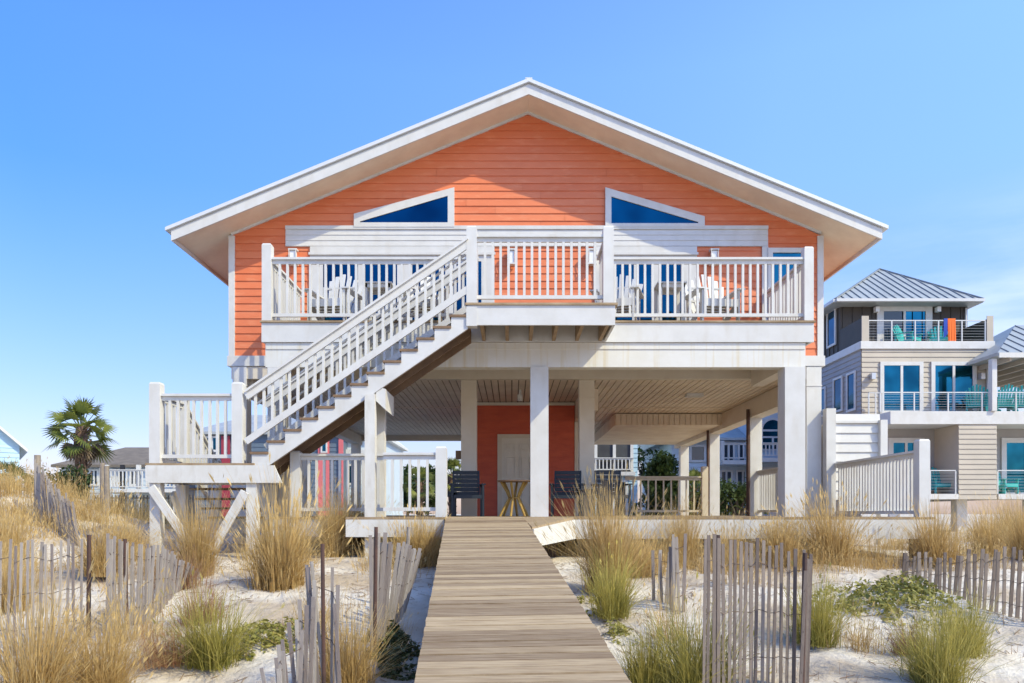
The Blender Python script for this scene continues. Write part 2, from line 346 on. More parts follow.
def ring(mb, x0, x1, z0, z1, y0, y1, t):             # rectangular frame facing -y
    mb.box(x0, x0+t, y0, y1, z0, z1); mb.box(x1-t, x1, y0, y1, z0, z1)
    mb.box(x0+t, x1-t, y0, y1, z1-t, z1); mb.box(x0+t, x1-t, y0, y1, z0, z0+t)
    return mb
def window(parent, x0, x1, z0, z1, y, panes=1, t=0.1, glass='glass', name='window', fm='white', rows=1):
    f = MB(); ring(f, x0, x1, z0, z1, y-0.06, y, t)
    w = (x1 - x0 - 2*t) / panes; mu = 0.05
    for i in range(1, panes): f.box(x0+t+w*i-mu, x0+t+w*i+mu, y-0.05, y, z0+t, z1-t)
    hh = (z1-z0-2*t)/rows
    for i in range(1, rows): f.box(x0+t, x1-t, y-0.047, y-.003, z0+t+hh*i-.03, z0+t+hh*i+.03)
    o = f.build(name, M[fm], parent)
    MB().box(x0+t, x1-t, y-0.02, y-0.005, z0+t, z1-t).build('pane', M[glass], o)
    return o
def side_window(parent, x, sg, y0, y1, z0, z1, glass='glass', t=0.09):
    f = MB(); a, b = sorted((x, x + sg*0.06))
    f.box(a, b, y0, y0+t, z0, z1); f.box(a, b, y1-t, y1, z0, z1); f.box(a, b, y0+t, y1-t, z1-t, z1); f.box(a, b, y0+t, y1-t, z0, z0+t)
    o = f.build('window', M['white'], parent)
    a, b = sorted((x+sg*.005, x+sg*.02)); MB().box(a, b, y0+t, y1-t, z0+t, z1-t).build('pane', M[glass], o)

# ------------------------------------------------------------------ the beach house
YW = 16.0; YD = 13.7; YB = 12.55; YR = 15.2; YBK = 28.2
XL, XR, XC = -5.98, 6.58, 0.34
ZF = 3.58
house = empty('beach_house', (XC, YW, 0), 'raised coral orange beach house with white gabled roof, upper deck and outside stairs', 'house')
# gable wall
za = PZ(114.8, YW); PITCH = 0.410
def gl(z):
    h = max(0.0, (za - z) / PITCH); return (max(XL, XC - h), min(XR, XC + h))
mb = siding(MB(), YW, 3.42, za, gl); mb.tint = .5
mb.hull8([(XL, YW+.005, 3.42), (XR, YW+.005, 3.42), (XR, YW+.15, 3.42), (XL, YW+.15, 3.42)],
         [(XL, YW+.005, gl(3.42)[0]*0+za-PITCH*(XC-XL)), (XR, YW+.005, za-PITCH*(XR-XC)), (XR, YW+.15, za-PITCH*(XR-XC)), (XL, YW+.15, za-PITCH*(XC-XL))])
zt = za-PITCH*(XC-XL)
mb.hull8([(XL, YW+.005, zt), (XR, YW+.005, zt), (XC, YW+.005, za)], [(XL, YW+.15, zt), (XR, YW+.15, zt), (XC, YW+.15, za)])
front = mb.build('front_wall', M['orange'], house)
for sx, sg in ((XL, -1), (XR, 1)):
    mb = siding(MB(), 0, 3.42, zt, lambda z: (YW, YBK), side=(sx, sg)); mb.tint = .5
    a, b = sorted((sx - sg*.005, sx - sg*.15)); mb.box(a, b, YW+.15, YBK, 3.42, zt)
    mb.build('side_wall', M['orange'], house)
    MB().box(sx - .075 if sg > 0 else sx-.055, sx+.055 if sg > 0 else sx+.075, YW-.035, YW+.14, 3.42, zt).build('corner_trim', M['white'], house)
mb = MB(); mb.box(XL, XR, YBK-.15, YBK, 3.42, zt); mb.hull8([(XL, YBK-.15, zt), (XR, YBK-.15, zt), (XC, YBK-.15, za)], [(XL, YBK, zt), (XR, YBK, zt), (XC, YBK, za)])
mb.build('rear_wall', M['orange'], house)
# rake frieze boards under the soffit
mb = MB()
for s in (-1, 1):
    xe = XL if s < 0 else XR
    zw = lambda x: za - PITCH*abs(x-XC)
    mb.prism([(XC, zw(XC)-.0), (xe, zw(xe)-.0), (xe, zw(xe)+.14), (XC, zw(XC)+.14)][::s], YW-.045, YW+.002)
mb.build('frieze_board', M['white'], house)
# roof
ZTA = PZ(79.2, YR); RX0, RX1 = PX(166.6, YR), PX(887.8, YR); RP = (ZTA - (PZ(228, YR)+PZ(233.8, YR))/2) / ((RX1-RX0)/2)
XRG = 0.34; RP = PITCH
def rz(x, off=0): return ZTA - RP*abs(x-XRG) + off
roof = MB()
roof.prism([(RX0, rz(RX0, -.07)), (XRG, rz(XRG, -.07)), (RX1, rz(RX1, -.07)), (RX1, rz(RX1)), (XRG, rz(XRG)), (RX0, rz(RX0))], YR-.05, YBK+.8)
roof = roof.build('roof', M['roofmetal'], house)
mb = MB(); y = YR + 0.3                               # standing seams
for s in (-1, 1):
    y = YR + .3
    while y < YBK + .7:
        xe = RX0 if s < 0 else RX1
        mb.bar((XRG, y, rz(XRG, .012)), (xe, y, rz(xe, .012)), .02, .03); y += .45
mb.build('standing_seams', M['roofmetal'], roof)
MB().bar((XRG, YR-.045, ZTA+.0), (XRG, YBK+.8, ZTA+.0), .14, .02).build('ridge_cap', M['roofmetal'], roof)
ins = 0.1
FX0, FX1 = RX0+ins, RX1-ins
mb = MB()                                            # rake fascia, two steps
for s in (-1, 1):
    xe = FX0 if s < 0 else FX1
    mb.prism([(XRG, rz(XRG,-.30)), (xe, rz(xe,-.30)), (xe, rz(xe,-.10)), (XRG, rz(XRG,-.10))][::s], YR, YR+.04)
    mb.prism([(XRG, rz(XRG,-.10)), (xe, rz(xe,-.10)), (xe, rz(xe,-.072)), (XRG, rz(XRG,-.072))][::s], YR+.02, YR+.06)
mb.build('rake_fascia', M['white'], roof)
for xe, sg in ((FX0, -1), (FX1, 1)):
    a, b = sorted((xe, xe-sg*.04)); MB().box(a, b, YR+.042, YBK+.7, rz(xe,-.30), rz(xe,-.08)).build('eave_fascia', M['white'], roof)
mb = MB()                                            # soffit sheet
for s in (-1, 1):
    xe = FX0+.045 if s < 0 else FX1-.045
    mb.prism([(XRG, rz(XRG,-.245)), (xe, rz(xe,-.245)), (xe, rz(xe,-.22)), (XRG, rz(XRG,-.22))][::s], YR+.042, YBK+.7)
mb.build('soffit', M['soffit'], roof)

# white panel band, doors, windows in the upper wall
mb = MB(); yb = YW - .03
mb.box(PX(286.5, YW), PX(768, YW), yb-.03, YW-.019, PZ(230, YW), PZ(226.5, YW))
for i in range(4):                                   # flat white lap panel under the transom windows
    z1 = PZ(230+i*5.5, YW); z0 = PZ(230+(i+1)*5.5, YW) if i < 3 else PZ(247, YW)
    x0, x1 = PX(286.5, YW), PX(768, YW)
    mb.hull8([(x0, yb-.012, z0), (x1, yb-.012, z0), (x1, YW-.019, z0), (x0, YW-.019, z0)], [(x0, yb, z1), (x1, yb, z1), (x1, YW-.019, z1), (x0, YW-.019, z1)])
mb.build('panel_band', M['white'], house)
MB().box(PX(762, YW), PX(768, YW), yb-.02, YW-.019, ZF, PZ(247, YW)-.002).build('trim_board', M['white'], house)
def trapwin(out, gls):
    o = MB(); ym = YW - .07
    n = len(out)
    for i in range(n):
        j = (i+1) % n
        q = [out[i], out[j], gls[j], gls[i]]
        o.hull8([(PX(a, YW), ym, PZ(b, YW)) for a, b in q], [(PX(a, YW), YW-.015, PZ(b, YW)) for a, b in q])
    o = o.build('transom_window', M['white'], house)
    MB().hull8([(PX(a, YW), YW-.045, PZ(b, YW)) for a, b in gls], [(PX(a, YW), YW-.02, PZ(b, YW)) for a, b in gls]).build('pane', M['glass'], o)
trapwin([(355, 215), (455, 188.6), (455, 228), (355, 228)], [(361, 222.6), (448.5, 197), (448.5, 223.6), (361, 223.6)])
trapwin([(605.5, 188.6), (704.4, 217.5), (704.4, 228), (605.5, 228)], [(611.5, 197.8), (698, 223.2), (698, 224.4), (611.5, 224.4)])
def slider(px0, px1, panels, frame_px=3.0):
    x0, x1 = PX(px0, YW), PX(px1, YW); zt_ = PZ(247, YW)-.004
    f = MB(); f.box(x0, x1, YW-.05, YW-.019, PZ(262, YW), zt_)
    f.box(x0-.02, x1+.02, YW-.09, YW-.052, PZ(256, YW), PZ(253.5, YW))
    cur = x0
    for a, b in panels:
        xa, xb = PX(a, YW), PX(b, YW)
        f.box(cur, xa, YW-.055, YW-.019, ZF, PZ(262, YW)); cur = xb
        f.box(xa, xb, YW-.05, YW-.019, ZF, ZF+.14)
    f.box(cur, x1, YW-.055, YW-.019, ZF, PZ(262, YW))
    o = f.build('sliding_door', M['white'], house)
    for a, b in panels:
        MB().box(PX(a, YW), PX(b, YW), YW-.035, YW-.02, ZF+.14, PZ(262, YW)).build('pane', M['glass'], o)
    for a, b in panels[::2]:
        MB().box(PX(b, YW)+.02, PX(b, YW)+.05, YW-.1, YW-.056, ZF+.9, ZF+1.15).build('handle', M['metal'], o)
slider(311, 495, [(324, 359), (366, 398), (413, 446), (454, 482)])
slider(595, 697, [(612, 634), (637, 652), (660, 681)])
window(house, PX(767.5, YW), PX(808, YW), ZF+.3, PZ(249, YW), YW-.02, 1, .1, 'glass2')
for px in (295.5, 512, 592, 713):
    x = PX(px, YW); z = PZ(259, YW); s = MB()
    s.box(x-.05, x+.05, YW-.05, YW-.02, z-.1, z+.1); s.box(x-.09, x+.09, YW-.2, YW-.05, z+.13, z+.16); s.box(x-.09, x+.09, YW-.2, YW-.05, z-.17, z-.14)
    for dx in (-.08, .065):
        s.box(x+dx, x+dx+.015, YW-.2, YW-.18, z-.14, z+.13)
    s = s.build('wall_sconce', M['white'], house)
    MB().box(x-.06, x+.06, YW-.17, YW-.055, z-.13, z+.12).build('lamp_glass', M['lampglass'], s)

# floor structure skirt and ceiling under the house
mb = MB()
mb.box(XL-.08, XR+.08, YW-.05, YW+.14, 3.2, 3.418)
mb.box(XL-.08, XL+.1, YW+.142, YBK, 3.2, 3.418); mb.box(XR-.1, XR+.08, YW+.142, YBK, 3.2, 3.418)
mb.build('skirt_board', M['white'], house)
mb = MB(); x = XL+.02
while x < XR-.1:                                     # beadboard strips running front to back
    mb.tint = random.random(); mb.box(x, x+.132, YW+.16, YBK-.1, 2.97, 2.995); x += .153
mb.box(XL, XR, 20.5, 20.56, 2.955, 2.969); mb.box(XL, XR, 23.5, 23.56, 2.955, 2.969)
mb.build('patio_ceiling', M['soffit'], house); MB().box(XL, XR, YW+.15, YBK-.05, 3.01, 3.15).build('ceiling_backing', M['brown'], house)
MB().box(XL, XR, YW-.02, YW+.14, 2.93, 3.19).build('floor_beam', M['cream'], house)
for xa, xb in ((6.05, 6.4), ):
    MB().box(xa, xb, YW+.16, YBK-.2, 2.5, 2.953).build('side_beam', M['cream'], house)
MB().box(XL+.1, XL+.4, YW+.16, YBK-.2, 2.62, 2.953).build('side_beam', M['cream'], house)
mb = MB(); mb.box(2.98, 6.04, 21.7, 27.8, 2.62, 2.953)
x = 3.0
while x < 6.0: mb.box(x, x+.13, 21.67, 21.699, 2.63, 2.94); x += .155
mb.build('dropped_ceiling', M['soffit'], house)
MB().box(1.64, 2.0, 17.4, 23.5, 2.45, 2.953).build('duct_box', M['soffit'], house)
MB().box(XL, XR, YBK-.35, YBK-.1, 2.78, 3.0).build('rear_beam', M['cream'], house)
# columns
def column(px0, px1, D, ztop, zb=-0.7, m='white', cap=True):
    x0, x1 = PX(px0, D), PX(px1, D); w = x1-x0
    mb = MB().box(x0, x1, D, D+w, zb, ztop)
    if cap: mb.box(x0-.012, x1+.012, D-.012, D+w+.012, ztop-.42, ztop-.40)
    return mb.build('column', M[m], house)
column(531, 549, YD, 2.74, cap=False); column(785.5, 806, YD, 2.74, cap=False)
column(461.5, 477, YW+.15, 2.95, m='cream'); column(580, 595, YW+.15, 2.95, m='cream'); column(807, 822, YW-.035, 3.19)
column(233, 247, YW-.035, 3.19)
for D, x in ((19.1, 6.07), (23.0, 6.07), (27.0, 6.07)):
    MB().box(x, x+.3, D, D+.3, -.7, 2.498).build('column', M['white'], house)
for D in (20.5, 27.4):
    MB().box(XL+.1, XL+.4, D, D+.3, -.7, 2.618).build('column', M['cream'], house)
MB().box(-.2, .1, 27.4, 27.7, -.7, 2.96).build('column', M['cream'], house)
MB().tube([(5.98, 19.0, -.05), (5.98, 19.0, 2.7)], .045).build('drain_pipe', M['rust'], house)
MB().tube([(5.98, 22.9, -.05), (5.98, 22.9, 2.6)], .04).build('drain_pipe', M['rust'], house)
# storage room
SX0, SX1, SY = PX(477.5, 19.5), PX(575, 19.5), 19.5
mb = siding(MB(), SY, -.01, 2.94, lambda z: (SX0, SX1), course=.155); mb.tint = .5
mb.box(SX0+.005, SX1-.005, SY+.003, 23.4, -.01, 2.94)
room = mb.build('storage_room_wall', M['redorange'], house)
MB().box(SX0, SX1, SY-.03, SY-.019, 2.87, 2.95).build('top_trim', M['cream'], room)
MB().box(SX1+.002, SX1+.09, SY-.04, SY+.2, 0, 2.44).build('corner_trim', M['cream'], room)
dx0, dx1 = PX(498, SY), PX(538.5, SY)
d = MB(); d.box(dx0, dx0+.11, SY-.05, SY-.019, 0, 2.12); d.box(dx1-.11, dx1, SY-.05, SY-.019, 0, 2.12); d.box(dx0+.11, dx1-.11, SY-.05, SY-.019, 2.02, 2.12)
frame = d.build('entry_door', M['cream'], house)
d = MB(); d.box(dx0+.11, dx1-.11, SY-.035, SY-.019, 0, 2.02)
w = (dx1-dx0-.22); xm = (dx0+dx1)/2
for (za_, zb_) in ((.18, .85), (1.0, 1.55), (1.68, 1.9)):
    for xa, xb in ((dx0+.19, xm-.05), (xm+.05, dx1-.19)):
        ring(d, xa, xb, za_, zb_, SY-.062, SY-.036, .03); d.box(xa+.05, xb-.05, SY-.056, SY-.036, za_+.05, zb_-.05)
d.build('door_leaf', M['door'], frame)
MB().tube([(dx1-.18, SY-.09, .98), (dx1-.18, SY-.036, .98)], .03).build('knob', M['metal'], frame)
lx = PX(520.6, 17.6)
MB().tube([(lx, 17.6, 2.96), (lx, 17.6, 2.86), (lx, 17.6, 2.85), (lx, 17.6, 2.7)], [.03, .03, .06, .06], 12).build('ceiling_light', M['white'], house)
xs_ = PX(695, 18.2); MB().box(xs_-.2, xs_+.2, 18.1, 18.35, 2.9, 2.969).build('ceiling_light', M['white'], house)

# upper deck
DX0, DX1 = PX(262, YD), PX(814.5, YD)
BX0, BX1 = PX(467, YB), PX(614.5, YB)
deck = MB()
y = YD+.0
while y < YW-.1:
    deck.tint = random.random(); deck.box(DX0-.02, DX1+.02, y-.03, y+.105, 3.545, ZF); y += .145
deck = deck.build('upper_deck', M['wood'], house)
MB().box(DX0, DX1, YD, YD+.045, PZ(342, YD), 3.543).build('deck_fascia', M['white'], deck)
mb = MB(); mb.box(DX0, DX0+.045, YD+.047, YW-.06, 3.2, 3.543); mb.box(DX1-.045, DX1, YD+.047, YW-.06, 3.2, 3.543); mb.build('side_fascia', M['white'], deck)
mb = MB(); x = DX0+.3
while x < DX1-.2: mb.box(x, x+.045, YD+.05, YW-.06, 3.26, 3.54); x += .41
mb.build('deck_joists', M['cream'], deck)
BEX = PX(807, YD)
mb = MB(); mb.box(PX(265, YD), BEX, YD+.05, YD+.3, 2.742, 3.19); mb.box(PX(265, YD)+.01, BEX-.01, YD+.035, YD+.049, 3.07, 3.185)
mb.build('deck_beam', M['stained'], deck)
mb = MB(); mb.box(PX(265, YD)+.05, BEX-.05, YD+.31, YD+.45, 2.85, 3.24); mb.build('inner_beam', M['cream'], deck)
for x in (DX0+.05, BEX-.3):
    MB().box(x, x+.25, YD+.46, YW-.06, 2.76, 3.19).build('end_beam', M['cream'], deck)
# hidden left front column under the deck corner
column(268, 286, YD+.05, 2.74, cap=False)
# balcony platform (stair head)
bal = MB(); y = YB
while y < YD-.1:
    bal.tint = random.random(); bal.box(BX0-.02, BX1+.06, y-.03, min(y+.105, YD-.035), 3.545, ZF); y += .145
bal = bal.build('stair_head_balcony', M['wood'], house)
mb = MB(); mb.box(BX0+.02, BX1+.02, YB, YB+.045, PZ(325, YB), 3.543); mb.box(BX1-.025, BX1+.02, YB+.047, YD-.002, PZ(325, YB), 3.543)
mb.build('balcony_fascia', M['white'], bal)
mb = MB()
for i in range(6):
    x = BX0+.25 + i*(BX1-BX0-.35)/5; mb.box(x-.03, x+.03, YB+.05, YD-.002, PZ(325, YB)-.002, 3.54)
mb.build('balcony_joists', M['joist'], bal)
# railings
HR = 1.17
r = railing(house, (DX0+.09, YD+.08, ZF), (BX0+.0, YD+.08, ZF), HR, .14, (1, 0), 1.42)
r = railing(house, (BX1-.09, YD+.08, ZF), (DX1-.09, YD+.08, ZF), HR, .14, (0, 1), 1.36)
railing(house, (DX0+.09, YD+.17, ZF), (DX0+.09, YW-.06, ZF), HR, .14, (0, 0))
railing(house, (DX1-.09, YD+.17, ZF), (DX1-.09, YW-.06, ZF), HR, .14, (0, 0))
r = railing(house, (BX0+.085, YB+.09, ZF), (BX1-.09, YB+.09, ZF), 1.16, .133, (1, 1), 1.30, pw=.175)
MB().box(BX0-.003, BX0+.178, YB-.012, YB+.17, PZ(326, YB), ZF-.05).build('post_foot', M['white'], r)
railing(house, (BX1-.09, YB+.18, ZF), (BX1-.09, YD+.05, ZF), 1.16, .133, (0, 0))
railing(house, (BX0+.085, YB+1.05, ZF), (BX0+.085, YD+.05, ZF), 1.16, .133, (1, 0), 1.3, pw=.12)

# stairs
ST = (BX0+.02, ZF); ZL = 0.90; nst = 14
rise = (ZF - ZL)/nst; SXB = PX(252, YB); go = (ST[0]-SXB)/(nst-1)
SY0, SY1 = YB+.02, YD-.05
stair = empty('staircase', (SXB, SY0, ZL), parent=house)
def stringer(y0, y1, m='white'):
    mb = MB()
    for k in range(nst-1):                           # column slices under each tread keep the saw-tooth
        xa = SXB + k*go; xb = xa + go; zt_ = ZL + (k+1)*rise - .04
        lowa = ZL + rise*(k+.2) - .27; lowb = ZL + rise*(k+1.2) - .27
        mb.prism([(xa, max(lowa, ZL-.3)), (xb, lowb), (xb, zt_), (xa, zt_)], y0, y1)
    mb.build('stringer', M[m], stair)
stringer(SY0, SY0+.045); stringer(SY1-.045, SY1, 'brown'); stringer((SY0+SY1)/2-.02, (SY0+SY1)/2+.02, 'brown')
stringer(SY0+.06, SY0+.1, 'brown')
tr = MB()
for k in range(nst-1):
    xa = SXB + k*go; z = ZL + (k+1)*rise
    tr.tint = random.random(); tr.box(xa-.03, xa+go+.0, SY0-.025, SY1+.02, z-.038, z)
    tr.box(xa+.003, xa+.02, SY0+.046, SY1-.046, z-rise+.001, z-.04)
tr.build('treads', M['brown'], stair)
def stairrail(y, nm='railing', grasp=True):
    mb = MB(); up = Vector((0, 0, 1)); sl = rise/go
    xa = SXB-.1; xb = ST[0]-.0
    A = Vector((xa, y, ZL + rise + sl*(xa-SXB))); B = Vector((xb, y, ZL + rise + sl*(xb-SXB)))
    mb.bar(A+up*1.0, B+up*1.0, .045, .13); mb.bar(A+up*1.075+Vector((0,0,.005)), B+up*1.075+Vector((0,0,.005)), .13, .035)
    mb.bar(A+up*.24, B+up*.24, .045, .11)
    n = int((xb-xa)/.14)
    for i in range(1, n):
        p = A.lerp(B, i/n); mb.box(p.x-.021, p.x+.021, y+.024, y+.064, p.z+.19, p.z+1.06)
    if grasp: mb.tube([A+up*.86+Vector((.1, .12, 0)), B+up*.86+Vector((-.05, .12, 0))], .022)
    return mb.build(nm, M['white'], stair)
stairrail(SY0+.01); stairrail(SY1-.09)
# stair support posts
for y, dy in ((SY0-.0, 0), (SY1-.17, 0)):
    x0 = PX(365.5, YB)
    kz = ZL + rise*((x0+.08-SXB)/go) - .1
    MB().prism([(x0, -1.0), (x0+.17, -1.0), (x0+.17, kz-.1), (x0, kz-.12)], y-.05 if y < 13 else y, y+.12 if y < 13 else y+.17).build('support_post', M['oldwhite'], stair)
mb = MB(); x0 = PX(376, YB); mb.prism([(x0, 1.95), (x0+.16, 1.8), (x0+.16, 2.15), (x0, 2.2)], SY0+.02, SY0+.9); mb.build('post_cap', M['white'], stair)

# lower landing
LX0, LX1 = PX(147, YB), PX(283, YB)
land = empty('landing', (LX0, YB, ZL), parent=house)
mb = MB(); y = YB
while y < YD:
    mb.tint = random.random(); mb.box(LX0-.01, SXB+.05, y-.03, y+.105, ZL-.035, ZL); y += .145
mb.build('landing_boards', M['wood'], land)
mb = MB(); mb.prism([(LX0, .85), (LX0, .62), (LX0+.06, .57), (LX1, .57), (LX1-.13, .863), (LX0+.02, .863)], YB-.045, YB)
mb.prism([(LX0+.05, .863), (LX0+.05, .58), (LX1-.25, .58), (LX1-.25, .863)], YD, YD+.045)
mb.box(LX0+.05, LX0+.095, YB+.002, YD-.002, .58, .863)
mb.build('landing_fascia', M['oldwhite'], land)
for px0 in (150, 246.5):
    for yy in (YB+.002, YD-.17):
        x0 = PX(px0, YB); MB().box(x0, x0+.175, yy, yy+.165, -1.1, .57 if px0 > 200 or yy > 13 else .57).build('landing_post', M['oldwhite'], land)
mb = MB(); yb_ = YB-.06
mb.bar((PX(153, YB), yb_, .5), (PX(194, YB), yb_, -.5), .05, .14); mb.build('brace', M['oldwhite'], land)
mb = MB(); mb.bar((PX(247, YB), yb_+.0, .42), (PX(214, YB), yb_, -.55), .05, .15); mb.build('brace', M['oldwhite'], land)
mb = MB(); mb.bar((PX(265, YD), YD-.2, .4), (PX(285, YD), YD-.2, -.5), .05, .16); mb.build('brace', M['oldwhite'], land)
MB().bar((LX0+.3, YB+.3, .4), (LX0+.3, YD-.3, -.3), .05, .14).build('brace', M['oldwhite'], land)
rl = railing(land, (PX(155, YB), YB+.085, ZL), (PX(237.5, YB), YB+.085, ZL), 1.17, .135, (1, 1), 1.36, pw=.18, pdown=.0)
railing(land, (PX(155, YB), YB+.18, ZL), (PX(155, YB), YD-.05, ZL), 1.17, .13, (0, 1), 1.25)
# short flight from the landing down to the patio behind
fl = MB(); fx0, fx1 = LX0+.05, LX0+1.2
for k in range(4):
    z = ZL - (k+1)*.18; fl.box(fx0, fx1, YD+.06+k*.28, YD+.06+(k+1)*.28, z-.04, z)
fl.build('lower_treads', M['brown'], land)
railing(land, (PX(155, YB), YD+.02, ZL), (PX(155, YB), YD+1.45, ZL-.9), 1.12, .13, (0, 1), 1.15)

# patio deck (ground floor) with chamfered junction to the boardwalk
pd = MB(); YP = 12.4
y = YP+.07
def pdx(y):
    if y < 13.0: return (-2.75, 7.0)
    return (XL-.1, 7.0) if y > YD+1.3 else (-4.2, 7.0)
while y < 28.5:
    pd.tint = random.random(); a, b = pdx(y); pd.box(a, b, y-.07, y+.066, -.04, 0); y += .142
pd = pd.build('patio_deck', M['wood'], house)
for q in ((1.02, 6.98, YP+.002, YP+.045, -.36, -.042), (-2.75, -1.12, YP+.002, YP+.045, -.33, -.042), (6.95, 6.99, YP+.047, 16, -.36, -.042), (-4.2, -2.76, 13.0, 13.045, -.33, -.042), (XL-.1, -4.22, YD+1.32, YD+1.36, -.33, -.042)):
    MB().box(*q).build('patio_fascia', M['oldwhite'], pd)
mb = MB(); x = -2.5
while x < 6.9: mb.box(x, x+.15, YP+.3, YP+.45, -1.2, -.045); x += 1.55
mb.box(-2.7, 6.9, YP+1.2, YP+1.25, -.34, -.045)
mb.build('patio_piles', M['darkwood'], pd)
# patio railings
px_ = PX(441.5, YP)
railing(house, (PX(383, YP), YP+.09, 0), (px_, YP+.09, 0), 1.07, .14, (0, 1), 1.17, pw=.18, bottom=.1)
railing(house, (PX(300, 13.3), 13.1, 0), (PX(383, YP)-.05, 13.1, 0), 1.10, .14, (1, 0), 1.15, bottom=.1)
railing(house, (PX(626, 20.5), 20.5, 0), (PX(705, 20.5), 20.5, 0), 1.08, .2, (0, 1), 1.35, pw=.16, m='cream', bottom=.1, bw=.04)
railing(house, (6.3, YW+.25, 0), (6.3, 19.1, 0), 1.15, .125, (0, 0), m='white')
railing(house, (6.83, 15.75, 0), (6.83, YP+.1, 0), 1.12, .115, (0, 1), 1.29, pw=.18, bottom=.05, name='side_railing')
railing(house, (XL+.25, 17, 0), (XL+.25, 20.4, 0), 1.1, .14, (0, 0), m='cream')
# plank privacy fence on the right of the patio
pf = empty('privacy_fence', (6.75, 15.8, 0), 'white lapped board privacy fence with one shaded tan side at the right of the patio', 'fence')
mb = MB(); z = 0.02
while z < 1.85:
    mb.tint = random.random(); mb.box(6.70, 6.73, 15.97, 17.6, z, z+.17); z += .175
mb.box(6.66, 6.8, 15.98, 17.6, 1.93, 1.97)
mb.build('side_panel', M['cream'], pf)
mb = MB(); z = .35
while z < 2.0:
    mb.hull8([(6.84, 15.84, z), (7.78, 15.84, z), (7.78, 15.9, z), (6.84, 15.9, z)], [(6.84, 15.87, z+.2), (7.78, 15.87, z+.2), (7.78, 15.9, z+.2), (6.84, 15.9, z+.2)]); z += .202
mb.box(6.84, 7.78, 15.82, 15.93, 1.97, 2.02)
mb.build('lapped_panel', M['white'], pf)
for x0, x1, zt_ in ((PX(826, 15.8), PX(835.5, 15.8), 2.27), (PX(880, 15.8), PX(887, 15.8), 2.03)):
    MB().box(x0, x1, 15.75, 15.95, -.6, zt_).build('post', M['white'], pf)

# ------------------------------------------------------------------ boardwalk
bw_ = empty('boardwalk', (0, 8, gz(0, 8)), kind='structure')
def rampz(y): return min(0.0, -0.119*(12.40 - y))
def rampc(y): return -0.355 - 0.0644*(y-12.4) * 1.0 + (-0.0)      # centre line
# left edge -0.582 at 4.57 and -1.006 at 11.15
def rl_(y): return -0.582 - 0.0644*(y-4.57)
BWW = 1.275
mb = MB(); y = -3.0
while y < 12.3:
    mb.tint = random.random(); w = .14; g = .018
    ja, jb = random.uniform(-.004, .004), random.uniform(-.005, .005)
    y2 = y + w - g
    sk = 0.0644
    def pt(u, yy, dz): return (rl_(yy) + u, yy + u*sk, rampz(yy + u*sk) + dz)
    dz = random.uniform(-.004, .004)
    a, b = -.005+ja, BWW+.0+jb
    mb.hull8([pt(a, y, -.04+dz), pt(b, y, -.04+dz), pt(b, y2, -.04+dz), pt(a, y2, -.04+dz)], [pt(a, y, dz), pt(b, y, dz), pt(b, y2, dz), pt(a, y2, dz)])
    y += w
mb.build('deck_boards', M['wood'], bw_)
mb = MB()
for u in (.03, BWW/2, BWW-.03):
    mb.bar((rl_(-3)+u, -3, rampz(-3)-.145), (rl_(12.3)+u, 12.3, rampz(12.3)-.145), .045, .2)
mb.build('boardwalk_joists', M['brown'], bw_)
mb = MB(); y = 1.0
while y < 12:
    for u in (.08, BWW-.08):
        x = rl_(y)+u; mb.box(x-.06, x+.06, y, y+.12, gz(x, y)-.5, rampz(y)-.05)
    y += 2.3
mb.build('boardwalk_piles', M['darkwood'], bw_)
# wedge that joins the boardwalk to the patio
cx, cy = rl_(11.15)+BWW+.03, 11.2; ex, ey = PX(573, YP)+.02, YP
cz = rampz(cy)-.002
mb = MB(); bx_ = rl_(12.39)+BWW-.02
mb.hull8([(cx, cy, cz-.04), (ex, ey, -.04), (bx_, ey, -.04)], [(cx, cy, cz), (ex, ey, -.002), (bx_, ey, -.002)])
mb.build('junction_boards', M['wood'], bw_)
mb = MB(); dv = Vector((ex-cx, ey-cy, 0)).normalized(); nv = Vector((dv.y, -dv.x, 0))*.03
mb.hull8([(cx, cy, cz-.3), (ex, ey, -.36), (ex+nv.x, ey+nv.y, -.36), (cx+nv.x, cy+nv.y, cz-.3)], [(cx, cy, cz-.03), (ex, ey, -.042), (ex+nv.x, ey+nv.y, -.042), (cx+nv.x, cy+nv.y, cz-.03)])
mb.build('junction_fascia', M['oldwhite'], bw_)

# ------------------------------------------------------------------ furniture
def adirondack(mt, loc, rz_, label, group, sc_=1.0, name='adirondack_chair'):
    r = empty(name, (0, 0, 0), label, 'chair', group)
    s = MB()
    for i in range(6): s.bar((-.27, -.28+i*.095, .37-i*.022), (.27, -.28+i*.095, .37-i*.022), .085, .02)
    s.box(-.29, .29, -.335, -.31, .27, .395); s.build('seat', mt, r)
    b = MB()
    for i in range(7):
        t = (i-3); top = 1.04 - abs(t)**1.6*.035
        b.bar((t*.078, .22, .26), (t*.112, .47, top), .072, .018, (0, -1, .3))
    b.bar((-.27, .33, .52), (.27, .33, .52), .05, .03); b.bar((-.27, .405, .78), (.27, .405, .78), .04, .03)
    b.build('backrest', mt, r)
    for sx in (-1, 1):
        a = MB(); a.bar((sx*.34, -.36, .56), (sx*.34, .42, .58), .13, .022); a.build('armrest', mt, r)
        l = MB(); l.box(sx*.31-.015, sx*.31+.015, -.33, -.23, 0, .548); l.build('leg', mt, r)
        l = MB(); l.bar((sx*.29, -.3, .33), (sx*.29, .5, .04), .02, .12); l.bar((sx*.325, .33, .0), (sx*.325, .36, .57), .02, .07, (0, 1, 0)); l.build('leg', mt, r)
    place(r, loc, rz_, sc_); return r
